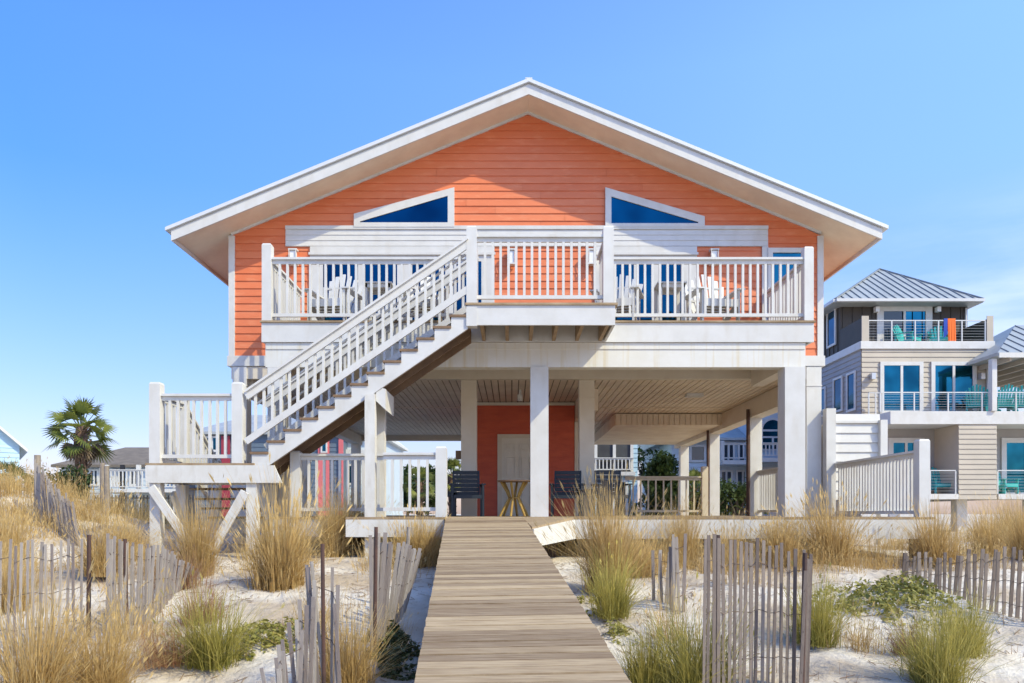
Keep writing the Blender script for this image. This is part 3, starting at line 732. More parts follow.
def slatchair(mt, loc, rz_, label, group):
    r = empty('patio_chair', (0, 0, 0), label, 'chair', group)
    s = MB()
    for i in range(5): s.bar((-.27, -.24+i*.1, .42-i*.008), (.27, -.24+i*.1, .42-i*.008), .09, .025)
    s.box(-.28, .28, -.3, -.275, .36, .43); s.build('seat', mt, r)
    b = MB()
    for i in range(6): b.bar((-.25, .24+i*.022, .47+i*.088), (.25, .24+i*.022, .47+i*.088), .02, .08)
    for sx in (-1, 1): b.bar((sx*.265, .22, .38), (sx*.265, .355, .95), .03, .04, (0, 1, 0))
    b.build('backrest', mt, r)
    for sx in (-1, 1):
        MB().bar((sx*.32, -.3, .65), (sx*.32, .3, .65), .08, .025).build('armrest', mt, r)
        MB().box(sx*.31-.02, sx*.31+.02, -.29, -.24, 0, .637).build('leg', mt, r)
        MB().bar((sx*.31, .24, 0), (sx*.31, .26, .637), .04, .05, (0, 1, 0)).build('leg', mt, r)
    place(r, loc, rz_); return r
def place(r, loc, rz_, s=1.0):
    r.location = loc; r.rotation_euler = (0, 0, rz_); r.scale = (s, s, s); WORLD[r.name] = Vector(loc)
def small_table(mt, loc, rz_, label, group=None, w=.5, h=.5):
    r = empty('side_table', (0, 0, 0), label, 'table', group)
    t = MB()
    for i in range(5): t.box(-w/2, w/2, -w/2+i*w/5, -w/2+(i+1)*w/5-.01, h-.025, h)
    t.box(-w/2+.03, w/2-.03, -w/2+.03, -w/2+.05, h-.1, h-.027); t.box(-w/2+.03, w/2-.03, w/2-.05, w/2-.03, h-.1, h-.027)
    t.build('table_top', mt, r)
    for sx in (-1, 1):
        for sy in (-1, 1):
            MB().box(sx*(w/2-.06)-.03, sx*(w/2-.06)+.03, sy*(w/2-.06)-.03, sy*(w/2-.06)+.03, 0, h-.027).build('leg', mt, r)
    place(r, loc, rz_); return r
gA = 'white adirondack chairs on the upper deck'
Ym = 14.2; CS = 1.12
adirondack(M['white'], (PX(334, Ym), Ym, ZF), -.15, 'white adirondack chair at the left end of the upper deck', gA, CS)
adirondack(M['white'], (PX(425, Ym), Ym, ZF), .2, 'white adirondack chair seen through the stair railing on the upper deck', gA, CS)
adirondack(M['white'], (PX(618, Ym), Ym, ZF), -.3, 'white adirondack chair beside the right post of the stair balcony', gA, CS)
adirondack(M['white'], (PX(714, Ym), Ym, ZF), .12, 'white adirondack chair under the right wall lamp of the upper deck', gA, CS)
small_table(M['white'], (PX(379, Ym), Ym+.1, ZF), 0, 'white side table between the two left adirondack chairs', 'white side tables on the upper deck', .55, .82)
small_table(M['white'], (PX(671, Ym), Ym+.1, ZF), 0, 'white side table between the two right adirondack chairs', 'white side tables on the upper deck', .55, .82)
gB = 'dark slatted chairs on the patio'
Yc = 15.3
slatchair(M['navy'], (PX(467.5, Yc), Yc, 0), .12, 'dark navy slatted chair left of the cream storage door', gB)
slatchair(M['navy'], (PX(568, Yc), Yc, 0), -.1, 'dark navy slatted chair right of the central white column', gB)
slatchair(M['navy'], (PX(612, Yc), Yc, 0), .1, 'dark navy slatted chair farthest right on the patio', gB)
small_table(M['navy'], (PX(590, Yc), Yc-.1, 0), 0, 'dark navy side table between the two right patio chairs', 'dark side tables on the patio', .5, .55)
small_table(M['navy'], (PX(447, Yc), Yc-.1, 0), 0, 'dark navy low table left of the left patio chair', 'dark side tables on the patio', .45, .5)
bt = empty('bar_table', (PX(514.5, 15.4), 15.4, 0), 'wooden topped table on curved yellow rattan legs before the storage door', 'table')
x0 = PX(514.5, 15.4)
mb = MB(); mb.prismz([(x0+.35*math.cos(i*math.pi/12), 15.4+.35*math.sin(i*math.pi/12)) for i in range(24)], .71, .74); mb.build('table_top', M['tabletop'], bt)
for k in range(6):
    a = k*math.pi/3+.3; ca, sa = math.cos(a), math.sin(a)
    pts = [(x0+ca*r_, 15.4+sa*r_, z) for r_, z in ((.3, 0), (.2, .2), (.1, .38), (.16, .52), (.28, .709))]
    MB().tube(pts, .026).build('leg', M['bamboo'], bt)
mb = MB(); mb.tube([(x0+.11*math.cos(i*math.pi/6), 15.4+.11*math.sin(i*math.pi/6), .38) for i in range(13)], .016); mb.build('leg_ring', M['bamboo'], bt)
# small dark box fixed to the left column
mb = MB(); lx = PX(461, YW+.15); mb.box(lx-.11, lx, YW+.2, YW+.32, 1.24, 1.42); mb.build('meter_box', M['brown'], house)

# ------------------------------------------------------------------ sand fences
def sand_fence(pts, sp, label, posts=(), group='slatted sand fences in the dunes', jig=.03, sw=.034, wires=(.25, .55, .85), m='slat'):
    """pts: (base px, depth, top px, top y)"""
    B = []; T = []
    for bp, D, tp, ty in pts:
        x = PX(bp, D); B.append(Vector((x, D, gz(x, D)-.05))); T.append(P(tp, ty, D))
    root = empty('sand_fence', B[len(B)//2], label, 'fence', group)
    mb = MB(); wl = [[] for _ in wires]
    for i in range(len(B)-1):
        L = (B[i+1]-B[i]).length; n = max(1, int(L/sp))
        for k in range(n):
            t = k/n; b = B[i].lerp(B[i+1], t); c = T[i].lerp(T[i+1], t)
            j = random.uniform(-jig, jig)
            c = c + Vector((j, random.uniform(-jig, jig), random.uniform(-.06, .03))); b = b + Vector((random.uniform(-.01, .01), 0, 0))
            mb.tint = random.random(); mb.bar(b, c, sw*random.uniform(.8, 1.15), .011, (0, 1, 0))
            for q, w in zip(wl, wires): q.append(b.lerp(c, w) + Vector((0, -.01*(1 if k % 2 else -1), 0)))
    mb.build('slats', M[m], root)
    w = MB()
    for q in wl:
        if len(q) > 1: w.tube(q, .0035, 4)
    w.build('wire', M['wire'], root)
    for bp, D, tp, ty, m_, r_ in posts:
        x = PX(bp, D); MB().tube([(x, D+.03, gz(x, D)-.3), P(tp, ty, D)+Vector((0, .03, 0))], [r_, r_*.9], 8).build('post', M[m_], root)
    return root
sand_fence([(-60, 7.3, -58, 536), (20, 7.4, 22, 541), (60, 7.5, 62, 541), (88, 7.6, 86, 536)], .056, 'weathered slat sand fence at the lower left edge of the sand', ((87, 7.65, 88, 535, 'rust', .022),), sw=.027)
sand_fence([(107, 7.4, 108, 534), (125, 7.9, 124, 542), (158, 8.8, 160, 547), (183, 10.0, 192, 566), (188, 10.6, 202, 576)], .06, 'slat sand fence bending back towards the landing posts', ((126, 7.9, 124, 539, 'rust', .022),), jig=.04, sw=.028)
sand_fence([(232, 4.5, 226, 700), (262, 4.6, 252, 690), (285, 4.9, 272, 664), (300, 5.2, 296, 622), (308, 5.4, 306, 596), (316, 5.6, 310, 566), (330, 5.6, 319, 556), (336, 5.5, 330, 585), (352, 5.5, 340, 610)], .045, 'leaning slat sand fence close to the boardwalk at the bottom of the picture', ((324, 5.5, 322, 544, 'rust', .016),), jig=.06, sw=.026)
sand_fence([(373, 7.0, 371, 537), (378, 7.3, 380, 535), (386, 7.9, 397, 541), (398, 8.4, 414, 545), (404, 8.8, 418, 552)], .062, 'curving slat sand fence left of the boardwalk below the patio post', ((374, 7.0, 376, 527, 'rust', .02), (403, 8.8, 409, 527, 'post', .025)), jig=.05)
sand_fence([(655, 9.2, 656, 549), (670, 9.0, 671, 552), (675, 8.7, 675, 533), (689, 8.8, 686, 535)], .055, 'short broken slat sand fence behind the tufts right of the boardwalk', jig=.04)
sand_fence([(704, 5.9, 706, 536), (718, 6.0, 719, 536), (745, 6.1, 747, 538), (780, 6.15, 782, 545), (808, 6.1, 812, 556), (800, 5.85, 806, 566)], .046, 'tall dark slat sand fence between two posts right of the boardwalk', ((716, 6.05, 719, 535, 'rust', .025), (803, 5.9, 807, 553, 'rust', .02)), jig=.01, sw=.026, m='darkslat')
sand_fence([(903, 9.8, 905, 554), (940, 9.1, 942, 554), (985, 8.3, 988, 549), (1060, 7.3, 1066, 543)], .085, 'slat sand fence running off the right edge of the picture', ((904, 10.2, 907, 553, 'rust', .03),), jig=.03, m='darkslat', sw=.04)
sand_fence([(38, 14.2, 38, 460), (48, 13.9, 44, 472), (66, 13.4, 56, 488), (82, 13.0, 74, 502)], .07, 'collapsed slat sand fence on the left dune crest below the small palm', ((37, 14.2, 37, 455, 'post', .06),), jig=.05)
for px, D, ty, lb in ((104, 16.5, 463, 'leaning grey wooden post on the left dune near the tall palm'), (108.5, 16.0, 466, 'short grey wooden post beside the leaning dune post'), ):
    x = PX(px, D); o = MB().tube([(x, D, gz(x, D)-.3), (x-.03, D, PZ(ty, D))], [.06, .05]).build('wooden_post', M['post']); tag(o, lb, 'post', 'wooden posts on the left dune')

# ------------------------------------------------------------------ grass
def blades(mb, cx, cy, cz, n, R, H, spread=.55, w=.006, plume=.12, lean=(0, 0), seg=4, droop=.5):
    subs = [(random.gauss(0, R*.17), random.gauss(0, R*.17), random.uniform(0, 6.28), random.uniform(.6, 1.05)) for _ in range(7)]
    for _ in range(n):
        sx_, sy_, sa, sh = random.choice(subs)
        x = cx+sx_+random.gauss(0, R*.13); y = cy+sy_+random.gauss(0, R*.13)
        a2 = sa*.0 + math.atan2(y-cy, x-cx) + random.gauss(0, .9); out = abs(random.gauss(0, spread)); h = H*sh*random.uniform(.3, 1.0)**.7
        if random.random() < .12: h *= .5; out *= 1.8
        dx = math.cos(a2)*out*.75*h+lean[0]*h; dy = math.sin(a2)*out*.75*h+lean[1]*h
        h *= 1/(1+.35*out*out)
        tw = random.uniform(0, math.pi); wx, wy = math.cos(tw)*w/2, math.sin(tw)*w/2
        t0 = random.random(); dr = droop*random.random()*out
        pr = None
        for i in range(seg+1):
            t = i/seg
            px = x+dx*t**1.5; py = y+dy*t**1.5; pz = cz + h*(t - dr*t*t*.8)
            ww = 1-.8*t
            cur = ((px-wx*ww, py-wy*ww, pz), (px+wx*ww, py+wy*ww, pz))
            if pr:
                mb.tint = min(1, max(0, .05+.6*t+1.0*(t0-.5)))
                mb.face([pr[0], pr[1], cur[1], cur[0]])
            pr = cur
        if random.random() < plume:
            mb.tint = .75+.25*random.random(); c0 = Vector(pr[0]); d = Vector((dx*.12, dy*.12, .07*H))
            for k in range(3):
                o_ = Vector((random.uniform(-.01, .01), random.uniform(-.01, .01), random.uniform(-.03, .03)))
                mb.face([c0+o_, c0+o_+d*.5+Vector((.005, 0, 0)), c0+o_+d, c0+o_+d*.5-Vector((.005, 0, 0))])
    return mb
CL = {}
def clump_mesh(key, mats, n, R, H, **kw):
    me = blades(MB(), 0, 0, -.06, n, R, H, **kw).build('grass_tuft', M[mats]); d = me.data; bpy.data.objects.remove(me); CL.setdefault(key, []).append(d)
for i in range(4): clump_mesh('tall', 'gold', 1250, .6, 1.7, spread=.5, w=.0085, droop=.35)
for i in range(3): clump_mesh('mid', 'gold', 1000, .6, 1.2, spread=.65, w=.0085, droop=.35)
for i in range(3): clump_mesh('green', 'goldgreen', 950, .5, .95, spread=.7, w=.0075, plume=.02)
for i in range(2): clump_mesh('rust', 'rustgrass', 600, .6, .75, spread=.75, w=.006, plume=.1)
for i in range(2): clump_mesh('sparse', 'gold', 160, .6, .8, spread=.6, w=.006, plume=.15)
cnt = {}
gG = 'dune grass tufts on the sand'
def clump(px, by, kind, s, label, hs=1.0):
    D = ground_at(px, by)
    if by <= 563 and (565 < px < 945 or 383 < px < 445): D = min(D, random.uniform(11.5, 12.0))
    x = PX(px, D); k = cnt.get(kind, 0); cnt[kind] = k+1
    o = bpy.data.objects.new('grass_tuft', CL[kind][k % len(CL[kind])]); C.objects.link(o)
    o.location = (x, D, gz(x, D)); o.rotation_euler = (0, 0, random.uniform(0, 6.28)); o.scale = (s, s, s*hs)
    tag(o, label, 'grass', gG)
T = [(206, 580, 'tall', .85, 'tall golden grass tuft in front of the landing braces'),
(297, 594, 'tall', 1.15, 'largest golden grass tuft beside the right landing post'),
(338, 556, 'tall', .8, 'tall golden grass tuft under the middle of the stairs'),
(365, 545, 'mid', 1.1, 'golden grass tuft at the foot of the stair support post'),
(405, 548, 'mid', .95, 'golden grass tuft under the left patio railing'),
(212, 668, 'green', .95, 'yellow green grass tuft at lower left on open sand'),
(196, 625, 'rust', 1.0, 'russet grass tuft at the far end of the bending sand fence'),
(40, 706, 'mid', 1.0, 'golden grass tuft before the left sand fence at the picture corner'),
(100, 700, 'mid', .75, 'smaller golden tuft beside the corner tuft at the left sand fence'),
(18, 612, 'mid', .8, 'golden tuft behind the left sand fence at the picture edge'),
(22, 560, 'mid', .9, 'golden tuft at the foot of the left dune by the picture edge'),
(140, 640, 'sparse', 1.1, 'thin dry tuft in front of the bending sand fence'),
(172, 665, 'rust', .8, 'low russet tuft left of the yellow green tuft'),
(330, 625, 'sparse', .9, 'thin dry tuft on the sand between the two central left fences'),
(425, 560, 'mid', .75, 'golden tuft in the shade beside the boardwalk head'),
(652, 690, 'green', .7, 'small olive tuft left of the large olive tuft at the tall dark fence'),
(745, 585, 'sparse', 1.1, 'thin dry tuft behind the tall dark sand fence'),
(870, 650, 'sparse', .8, 'thin dry tuft on the sand at lower right'),
(790, 556, 'mid', .8, 'golden tuft under the corner column of the patio'),
(720, 556, 'mid', .8, 'golden tuft below the patio edge behind the tall dark fence post'),
(560, 556, 'sparse', 1.0, 'thin tuft in front of the angled white junction board'),
(352, 690, 'mid', .75, 'golden grass tuft growing through the leaning sand fence'),
(395, 640, 'sparse', .6, 'thin golden tuft at the foot of the curving sand fence'),
(607, 592, 'tall', .95, 'tall golden grass tuft right of the boardwalk head'),
(640, 575, 'mid', .85, 'golden tuft behind the olive tuft right of the boardwalk'),
(628, 616, 'green', .9, 'olive grass tuft right of the boardwalk in front of the tall tuft'),
(690, 690, 'green', 1.0, 'large olive grass tuft at the foot of the tall dark sand fence'),
(668, 640, 'sparse', 1.0, 'thin grass tuft left of the tall dark sand fence'),
(692, 556, 'tall', .72, 'golden tuft below the patio edge behind the broken sand fence'),
(768, 552, 'mid', .85, 'low golden tuft below the patio edge left of the corner column'),
(834, 562, 'mid', 1.15, 'bushy golden tuft below the patio edge under the privacy fence'),
(822, 645, 'green', .9, 'olive grass tuft right of the tall dark sand fence'),
(925, 690, 'green', .85, 'olive grass tuft at the bottom right of the sand'),
(958, 655, 'green', .75, 'dark olive tuft in front of the right edge sand fence'),
(905, 655, 'rust', .7, 'russet low tuft between two olive tufts at lower right'),
(935, 562, 'mid', 1.05, 'wide golden tuft at the right corner post of the patio'),
(975, 556, 'mid', 1.0, 'golden tuft behind the right edge sand fence'),
(1005, 562, 'tall', .8, 'golden tuft behind the right edge sand fence by the picture edge'),
(880, 556, 'sparse', 1.0, 'thin golden tuft between two bushy tufts at the patio edge'),
(1018, 545, 'mid', 1.0, 'far golden tuft in front of the beige house at the picture edge'),
(128, 560, 'mid', .8, 'golden tuft left of the landing posts'),
(160, 590, 'rust', 1.1, 'russet tuft behind the bending sand fence'),
(95, 575, 'mid', 1.0, 'golden tuft in the gap between the two left sand fences'),
(250, 560, 'sparse', 1.0, 'thin tuft at the foot of the right landing post'),
(645, 560, 'sparse', 1.2, 'thin golden tuft below the patio between two tall tufts')]
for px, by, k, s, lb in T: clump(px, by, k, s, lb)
# left dune grass as one mass, and thin cover elsewhere
mb = MB()
for _ in range(520):
    x = random.uniform(-16, -6.4); y = random.uniform(9.6, 19)
    if x > -8 and y > 12: continue
    dens = noise.noise(Vector((x*.5, y*.5, 9)))
    if dens < -.22 and y < 13: continue
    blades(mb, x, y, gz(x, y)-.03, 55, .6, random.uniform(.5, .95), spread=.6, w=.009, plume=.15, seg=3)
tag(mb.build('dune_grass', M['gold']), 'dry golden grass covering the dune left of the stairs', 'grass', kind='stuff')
mb = MB()
for _ in range(150):
    x = random.uniform(7.2, 22); y = random.uniform(12, 26)
    blades(mb, x, y, gz(x, y)-.03, 70, .8, random.uniform(.35, .7), spread=.5, w=.011, plume=.15, seg=3)
tag(mb.build('dune_grass', M['gold']), 'dry golden grass filling the ground before the beige house', 'grass', kind='stuff')
mb = MB()
for _ in range(480):                                 # scattered sparse stems on the foreground sand
    x = random.uniform(-9, 9.5); y = random.uniform(4.5, 12)
    l_ = rl_(y)
    if l_-.25 < x < l_+BWW+.25: continue
    if noise.noise(Vector((x*.8, y*.8, 4))) < -.1: continue
    blades(mb, x, y, gz(x, y)-.02, random.randint(6, 22), .5, random.uniform(.15, .42), spread=.8, w=.005, plume=0, seg=3)
tag(mb.build('sparse_grass', M['rustgrass']), 'sparse dry stems scattered over the white sand', 'grass', kind='stuff')
mb = MB()
for _ in range(150):
    x = random.choice([random.uniform(1.5, 9.5), random.uniform(1.5, 9.5), random.uniform(-7.5, -1.5)]); y = random.uniform(10.6, 12.2)
    if noise.noise(Vector((x*.9, y*.6, 21))) < -.12: continue
    blades(mb, x, y, gz(x, y)-.03, random.randint(30, 90), .7, random.uniform(.35, .85), spread=.75, w=.0075, plume=.1, seg=3)
tag(mb.build('fringe_grass', M['gold']), 'dry golden grass fringing the patio deck', 'grass', kind='stuff')
# litter: twigs and dead blades on the sand
mb = MB()
for _ in range(9000):
    x = random.uniform(-9, 9.5); y = random.uniform(4, 12.3)
    if noise.noise(Vector((x*.9, y*.9, 14))) < random.uniform(-.25, .35): continue
    a = random.uniform(0, math.pi); L = random.uniform(.03, .16); z = gz(x, y)+.008
    x2, y2 = x+math.cos(a)*L, y+math.sin(a)*L; mb.tint = random.random()
    mb.bar((x, y, z), (x2, y2, gz(x2, y2)+.012), .006, .004)
tag(mb.build('beach_litter', M['stem']), 'twigs and dead blades lying on the sand', 'debris', kind='stuff')
# leafy creepers
def creeper(spots, m_, label, n=500, h=.16, ls=.028):
    mb = MB()
    for px, by, rx in spots:
        D = ground_at(px, by); cx_ = PX(px, D)
        for _ in range(n):
            a = random.uniform(0, 6.28); r = rx*math.sqrt(random.random()); x = cx_+math.cos(a)*r; y = D+math.sin(a)*r*.9
            hh = h*(1-(r/rx)**2)*random.random()+.01
            if noise.noise(Vector((x*5, y*5, 1))) < -.12: continue
            z = gz(x, y)+hh; mb.tint = random.random()
            u = Vector((random.gauss(0, 1), random.gauss(0, 1), random.gauss(0, .6))).normalized(); v = u.cross(Vector((random.gauss(0, 1), random.gauss(0, 1), 1))).normalized()
            s = ls*random.uniform(.6, 1.3); c = Vector((x, y, z))
            mb.face([c-u*s, c-v*s*.45-u*.2*s, c+u*s, c+v*s*.45+u*.2*s])
    return tag(mb.build('creeping_plant', m_), label, 'ground cover', kind='stuff')
creeper([(255, 640, .42), (285, 630, .38), (265, 648, .3), (300, 640, .25)], M['cover'], 'bright green leafy creeper on the sand between the left fences', 900)
creeper([(858, 605, .6), (890, 600, .5), (870, 615, .5), (930, 615, .5), (905, 590, .4)], M['cover'], 'bright green leafy creeper on the sand behind the lower right tufts', 700, .26, .034)
creeper([(590, 602, .18), (600, 618, .2), (625, 640, .2), (612, 632, .18)], M['cover'], 'small green creeper along the right edge of the boardwalk', 160)
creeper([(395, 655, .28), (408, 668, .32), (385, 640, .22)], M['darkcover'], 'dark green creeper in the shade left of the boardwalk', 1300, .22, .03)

# ------------------------------------------------------------------ trees and palms
def fan_palm(loc, H, R, label, n=38, dead=True, group='fan palms around the houses'):
    r = empty('palm_tree', loc, label, 'palm', group); L = Vector(loc)
    pts = [L+Vector((.02*math.sin(i), 0, H*i/6)) for i in range(7)]
    t = MB().tube(pts, [.3*R*.75, .24*R*.75, .2*R*.7, .2*R*.7, .22*R*.7, .25*R*.7, .2*R*.6], 10)
    for i in range(60):
        a = random.uniform(0, 6.28); z = random.uniform(.1, 1)*H; d = Vector((math.cos(a), math.sin(a), 0))
        p = L+Vector((0, 0, z))+d*.15*R; t.bar(p, p+d*.1*R+Vector((0, 0, .13*R)), .06*R, .02*R)
    t.build('trunk', M['trunk'], r)
    def frond(mb, d, plen, fan, base):
        d = d.normalized(); mb.tint = .3; tip = base+d*plen; mb.bar(base, tip, .02*R, .015*R)
        sd = d.cross(Vector((0, 0, 1)));
        if sd.length < .1: sd = Vector((1, 0, 0))
        sd.normalize(); sd = Matrix.Rotation(random.uniform(-.9, .9), 3, d) @ sd; up = sd.cross(d).normalized(); tt = random.random()
        for k in range(15):
            a = (k-7)/7*1.45; v = (d*math.cos(a)+sd*math.sin(a)); L_ = fan*(.75+.25*math.cos(a))*random.uniform(.85, 1.05)
            mid = tip+v*L_*.55+up*.05*fan; en = tip+v*L_+Vector((0, 0, -.12*L_))
            w = v.cross(up).normalized()*fan*.05; mb.tint = min(1, max(0, tt*.8+random.uniform(-.1, .3)))
            mb.face([tip-w*.2, mid-w, mid+w, tip+w*.2]); mb.face([mid-w, en, mid+w])
    top = L+Vector((0, 0, H*.98))
    mb = MB()
    for i in range(n):
        a = i*2.4; e = math.radians(85-135*(i/n)+random.uniform(-12, 12))
        frond(mb, Vector((math.cos(a)*math.cos(e), math.sin(a)*math.cos(e), math.sin(e))), R*.5*random.uniform(.75, 1.15), R*.48*random.uniform(.85, 1.1), top+Vector((0, 0, -.2*R*(i/n))))
    mb.build('crown', M['frond'], r)
    if dead:
        mb = MB()
        for i in range(26):
            a = i*2.4; e = math.radians(random.uniform(-80, -50))
            frond(mb, Vector((math.cos(a)*math.cos(e), math.sin(a)*math.cos(e), math.sin(e))), R*.4, R*.42, top-Vector((0, 0, .15*R)))
        mb.build('dead_fronds', M['deadfrond'], r)
    return r
fan_palm((PX(82, 29), 29, -.6), PZ(426, 29)+.6, PX(82+38, 29)-PX(82, 29), 'tall fan palm with brown dead fronds beside the low brown roofed house')
fan_palm((PX(12, 24), 24, -.6), PZ(482, 24)+.6, .95, 'small fan palm at the left picture edge before the pale blue house', 26, False)
fan_palm((PX(452, 34), 34, -.7), PZ(474, 34)+.7, 1.0, 'small fan palm seen under the house left of the dark chair', 26, False)
fan_palm((PX(420, 36), 36, -.7), PZ(482, 36)+.7, 1.0, 'small fan palm seen through the left patio railing', 26, False)
fan_palm((PX(694, 30), 30, -.7), PZ(488, 30)+.7, .9, 'low fan palm behind the rear right patio columns', 22, False)
def tree(loc, H, R, label, n=4500, trunk=.14, lobes=9, ls=.1, squash=.75, group='trees behind the house', low=.25):
    r = empty('tree', loc, label, 'tree', group); L = Vector(loc)
    t = MB(); top = L+Vector((0, 0, H*.75)); t.tube([L-Vector((0, 0, .3)), L+Vector((.05, 0, H*.4)), top], [trunk, trunk*.7, trunk*.3])
    ce = []
    for i in range(lobes):
        a = random.uniform(0, 6.28); rr = R*random.uniform(.2, .75); c = L+Vector((math.cos(a)*rr, math.sin(a)*rr, H*random.uniform(low, .88)))
        ce.append((c, R*random.uniform(.28, .5))); t.tube([L+Vector((0, 0, H*.3)), (L+c)/2+Vector((0, 0, H*.15)), c], [trunk*.5, trunk*.3, trunk*.1], 6)
    t.build('trunk', M['bark'], r)
    mb = MB()
    for i in range(n):
        c, q = random.choice(ce); d = Vector((random.gauss(0, 1), random.gauss(0, 1), random.gauss(0, squash))).normalized()*q*random.uniform(.55, 1.1)
        if noise.noise((c+d)*1.4) < -.15: continue
        p = c+d; u = Vector((random.gauss(0, 1), random.gauss(0, 1), random.gauss(0, 1))).normalized(); v = u.cross(Vector((0, .3, 1))).normalized(); s = ls*random.uniform(.6, 1.4)
        mb.tint = random.random(); mb.face([p-u*s, p-v*s*.5, p+u*s, p+v*s*.5])
    mb.build('crown', M['leaf'], r)
def zt_of(py, D): return PZ(py, D)+.7
tree((PX(666, 36), 36, -.7), zt_of(448, 36), 1.9, 'dense dark green tree between the grey screened house and the white house', 7000, ls=.13, lobes=14, low=.2)
tree((PX(650, 42), 42, -.7), zt_of(440, 42), 1.3, 'thin open tree with sparse leaves behind the dense tree', 500, lobes=8, ls=.13, low=.5)
tree((PX(715, 27.9), 29.5, -.7), zt_of(487, 29.5), 1.7, 'low olive bush behind the rear right column', 4000, lobes=10, ls=.08, low=.3)
tree((PX(737, 29), 29, -.7), zt_of(487, 29), 1.5, 'rounded olive bush in front of the white house windows', 4000, lobes=10, ls=.08, low=.3)
for px, D, ty, R_, lb in ((392, 60, 462, 2.2, 'dark pine like tree far behind the left patio railing'), (408, 58, 466, 2, 'dark tree second from the left behind the patio railing'), (428, 62, 463, 2.4, 'dark tree far behind the patio railing beside its white end post'), (372, 56, 468, 2, 'dark tree far behind the stair support post')):
    tree((PX(px, D), D, -.7), zt_of(ty, D), R_, lb, 3500, lobes=9, ls=.2, low=.3)
tree((PX(60, 21), 21, gz(PX(60, 21), 21)), 1.7, 1.0, 'low green shrub on the left dune under the tall palm', 2500, lobes=8, ls=.07, low=.3)

# ------------------------------------------------------------------ neighbouring houses
def hiproof(mb, x0, x1, y0, y1, z, rise_, ridge=0.0, th=.12):
    xm = (x0+x1)/2; ym = (y0+y1)/2
    base = [(x0, y0, z), (x1, y0, z), (x1, y1, z), (x0, y1, z)]
    mb.hull8([(a, b, c-th) for a, b, c in base], base)
    if ridge > 0: A, B = Vector((xm-ridge, ym, z+rise_)), Vector((xm+ridge, ym, z+rise_))
    else: A = B = Vector((xm, ym, z+rise_))
    b = [Vector(p) for p in base]
    mb.face([b[0], b[1], B, A] if ridge else [b[0], b[1], A]); mb.face([b[1], b[2], B]); mb.face([b[2], b[3], A, B] if ridge else [b[2], b[3], A]); mb.face([b[3], b[0], A])
# --- the brown and beige house on the right
NA, NB = 30.0, 32.0
nx0 = PX(862, NA); nx1 = 26.0
nh = empty('neighbour_house', (nx0+4, NA, -.7), 'three storey beige house with dark brown top storey and grey hip roof at right', 'house')
z2, z1_, z0_ = PZ(342, NA), PZ(417, NA), PZ(500, NA)
mxr = PX(993, NA)
mb = siding(MB(), NA, z1_, z2, lambda z: (nx0, mxr), .2, .03); mb.tint = .5; mb.box(nx0+.05, mxr, NA+.04, NA+9, z0_, z2-.02)
mb.build('middle_wall', M['beige'], nh)
mb = siding(MB(), 0, -.4, z2, lambda z: (NA, NA+9), .2, .03, side=(nx0, -1)); mb.build('side_wall', M['greyside'], nh)
ux0, ux1 = nx0+.02, PX(968, NB)
mb = MB(); mb.box(ux0, ux1, NB, NB+7, z2, PZ(300, NB))
x = ux0+.1
while x < ux1: mb.box(x, x+.05, NB-.03, NB, z2, PZ(301, NB)); x += .42
y = NB+.2
while y < NB+7: mb.box(ux0-.03, ux0, y, y+.05, z2, PZ(301, NB)); y += .42
mb.build('top_storey_wall', M['brownsiding'], nh)
ex0, ex1 = PX(836.3, 31.3), PX(984, 31.3); ez = PZ(299, 31.3)
mb = MB(); yr0, yr1 = 31.3, NB+7.6; rm = (yr0+yr1)/2; apx = PX(880.3, rm); apz = PZ(269.4, rm)
bz = [Vector(p) for p in ((ex0, yr0, ez), (ex1, yr0, ez), (ex1, yr1, ez), (ex0, yr1, ez))]; AP = Vector((apx, rm, apz))
mb.hull8([p-Vector((0, 0, .14)) for p in bz], bz)
for i in range(4): mb.face([bz[i], bz[(i+1) % 4], AP])
hr = mb.build('hip_roof', M['greymetal'], nh)
mb = MB(); n = 17                                     # seams run up the front slope, cut at the hips
nrm = (bz[1]-bz[0]).cross(AP-bz[0]).normalized()
if nrm.z < 0: nrm = -nrm
for i in range(1, n):
    x = ex0+(ex1-ex0)*i/n; t = (x-ex0)/(apx-ex0) if x < apx else (ex1-x)/(ex1-apx)
    a = Vector((x, yr0, ez))+nrm*.02; b = Vector((x, yr0, ez))+(Vector((x, rm, apz))-Vector((x, yr0, ez)))*t+nrm*.02
    mb.bar(a, b, .022, .045)
for q in bz[:2]+[bz[3]]: mb.bar(q+Vector((0, 0, .03)), AP+Vector((0, 0, .03)), .1, .05)
mb.build('roof_seams', M['seam'], hr)
f = window(nh, PX(877, NB), PX(932, NB), z2+.05, PZ(305, NB), NB-.01, 2, .28, 'glass2', 'sliding_door')
MB().box(PX(881, NB), PX(902, NB), NB-.05, NB-.045, z2+.2, PZ(311.5, NB)).build('open_leaf', M['darkglass'], f)
for a_, b_ in (((ex0, 31.24, ez-.06), (ex1, 31.24, ez-.06)), ((ex0-.06, 31.3, ez-.06), (ex0-.06, yr1, ez-.06))):
    MB().bar(a_, b_, .1, .12).build('gutter', M['rail_white'], hr)
MB().tube([(ux1-.1, NB-.06, ez-.2), (ux1-.1, NB-.06, z2)], .04).build('downpipe', M['rail_white'], nh)
MB().tube([(mxr-.25, NA-.09, z2-.3), (mxr-.25, NA-.09, z1_)], .045).build('downpipe', M['rail_white'], nh)
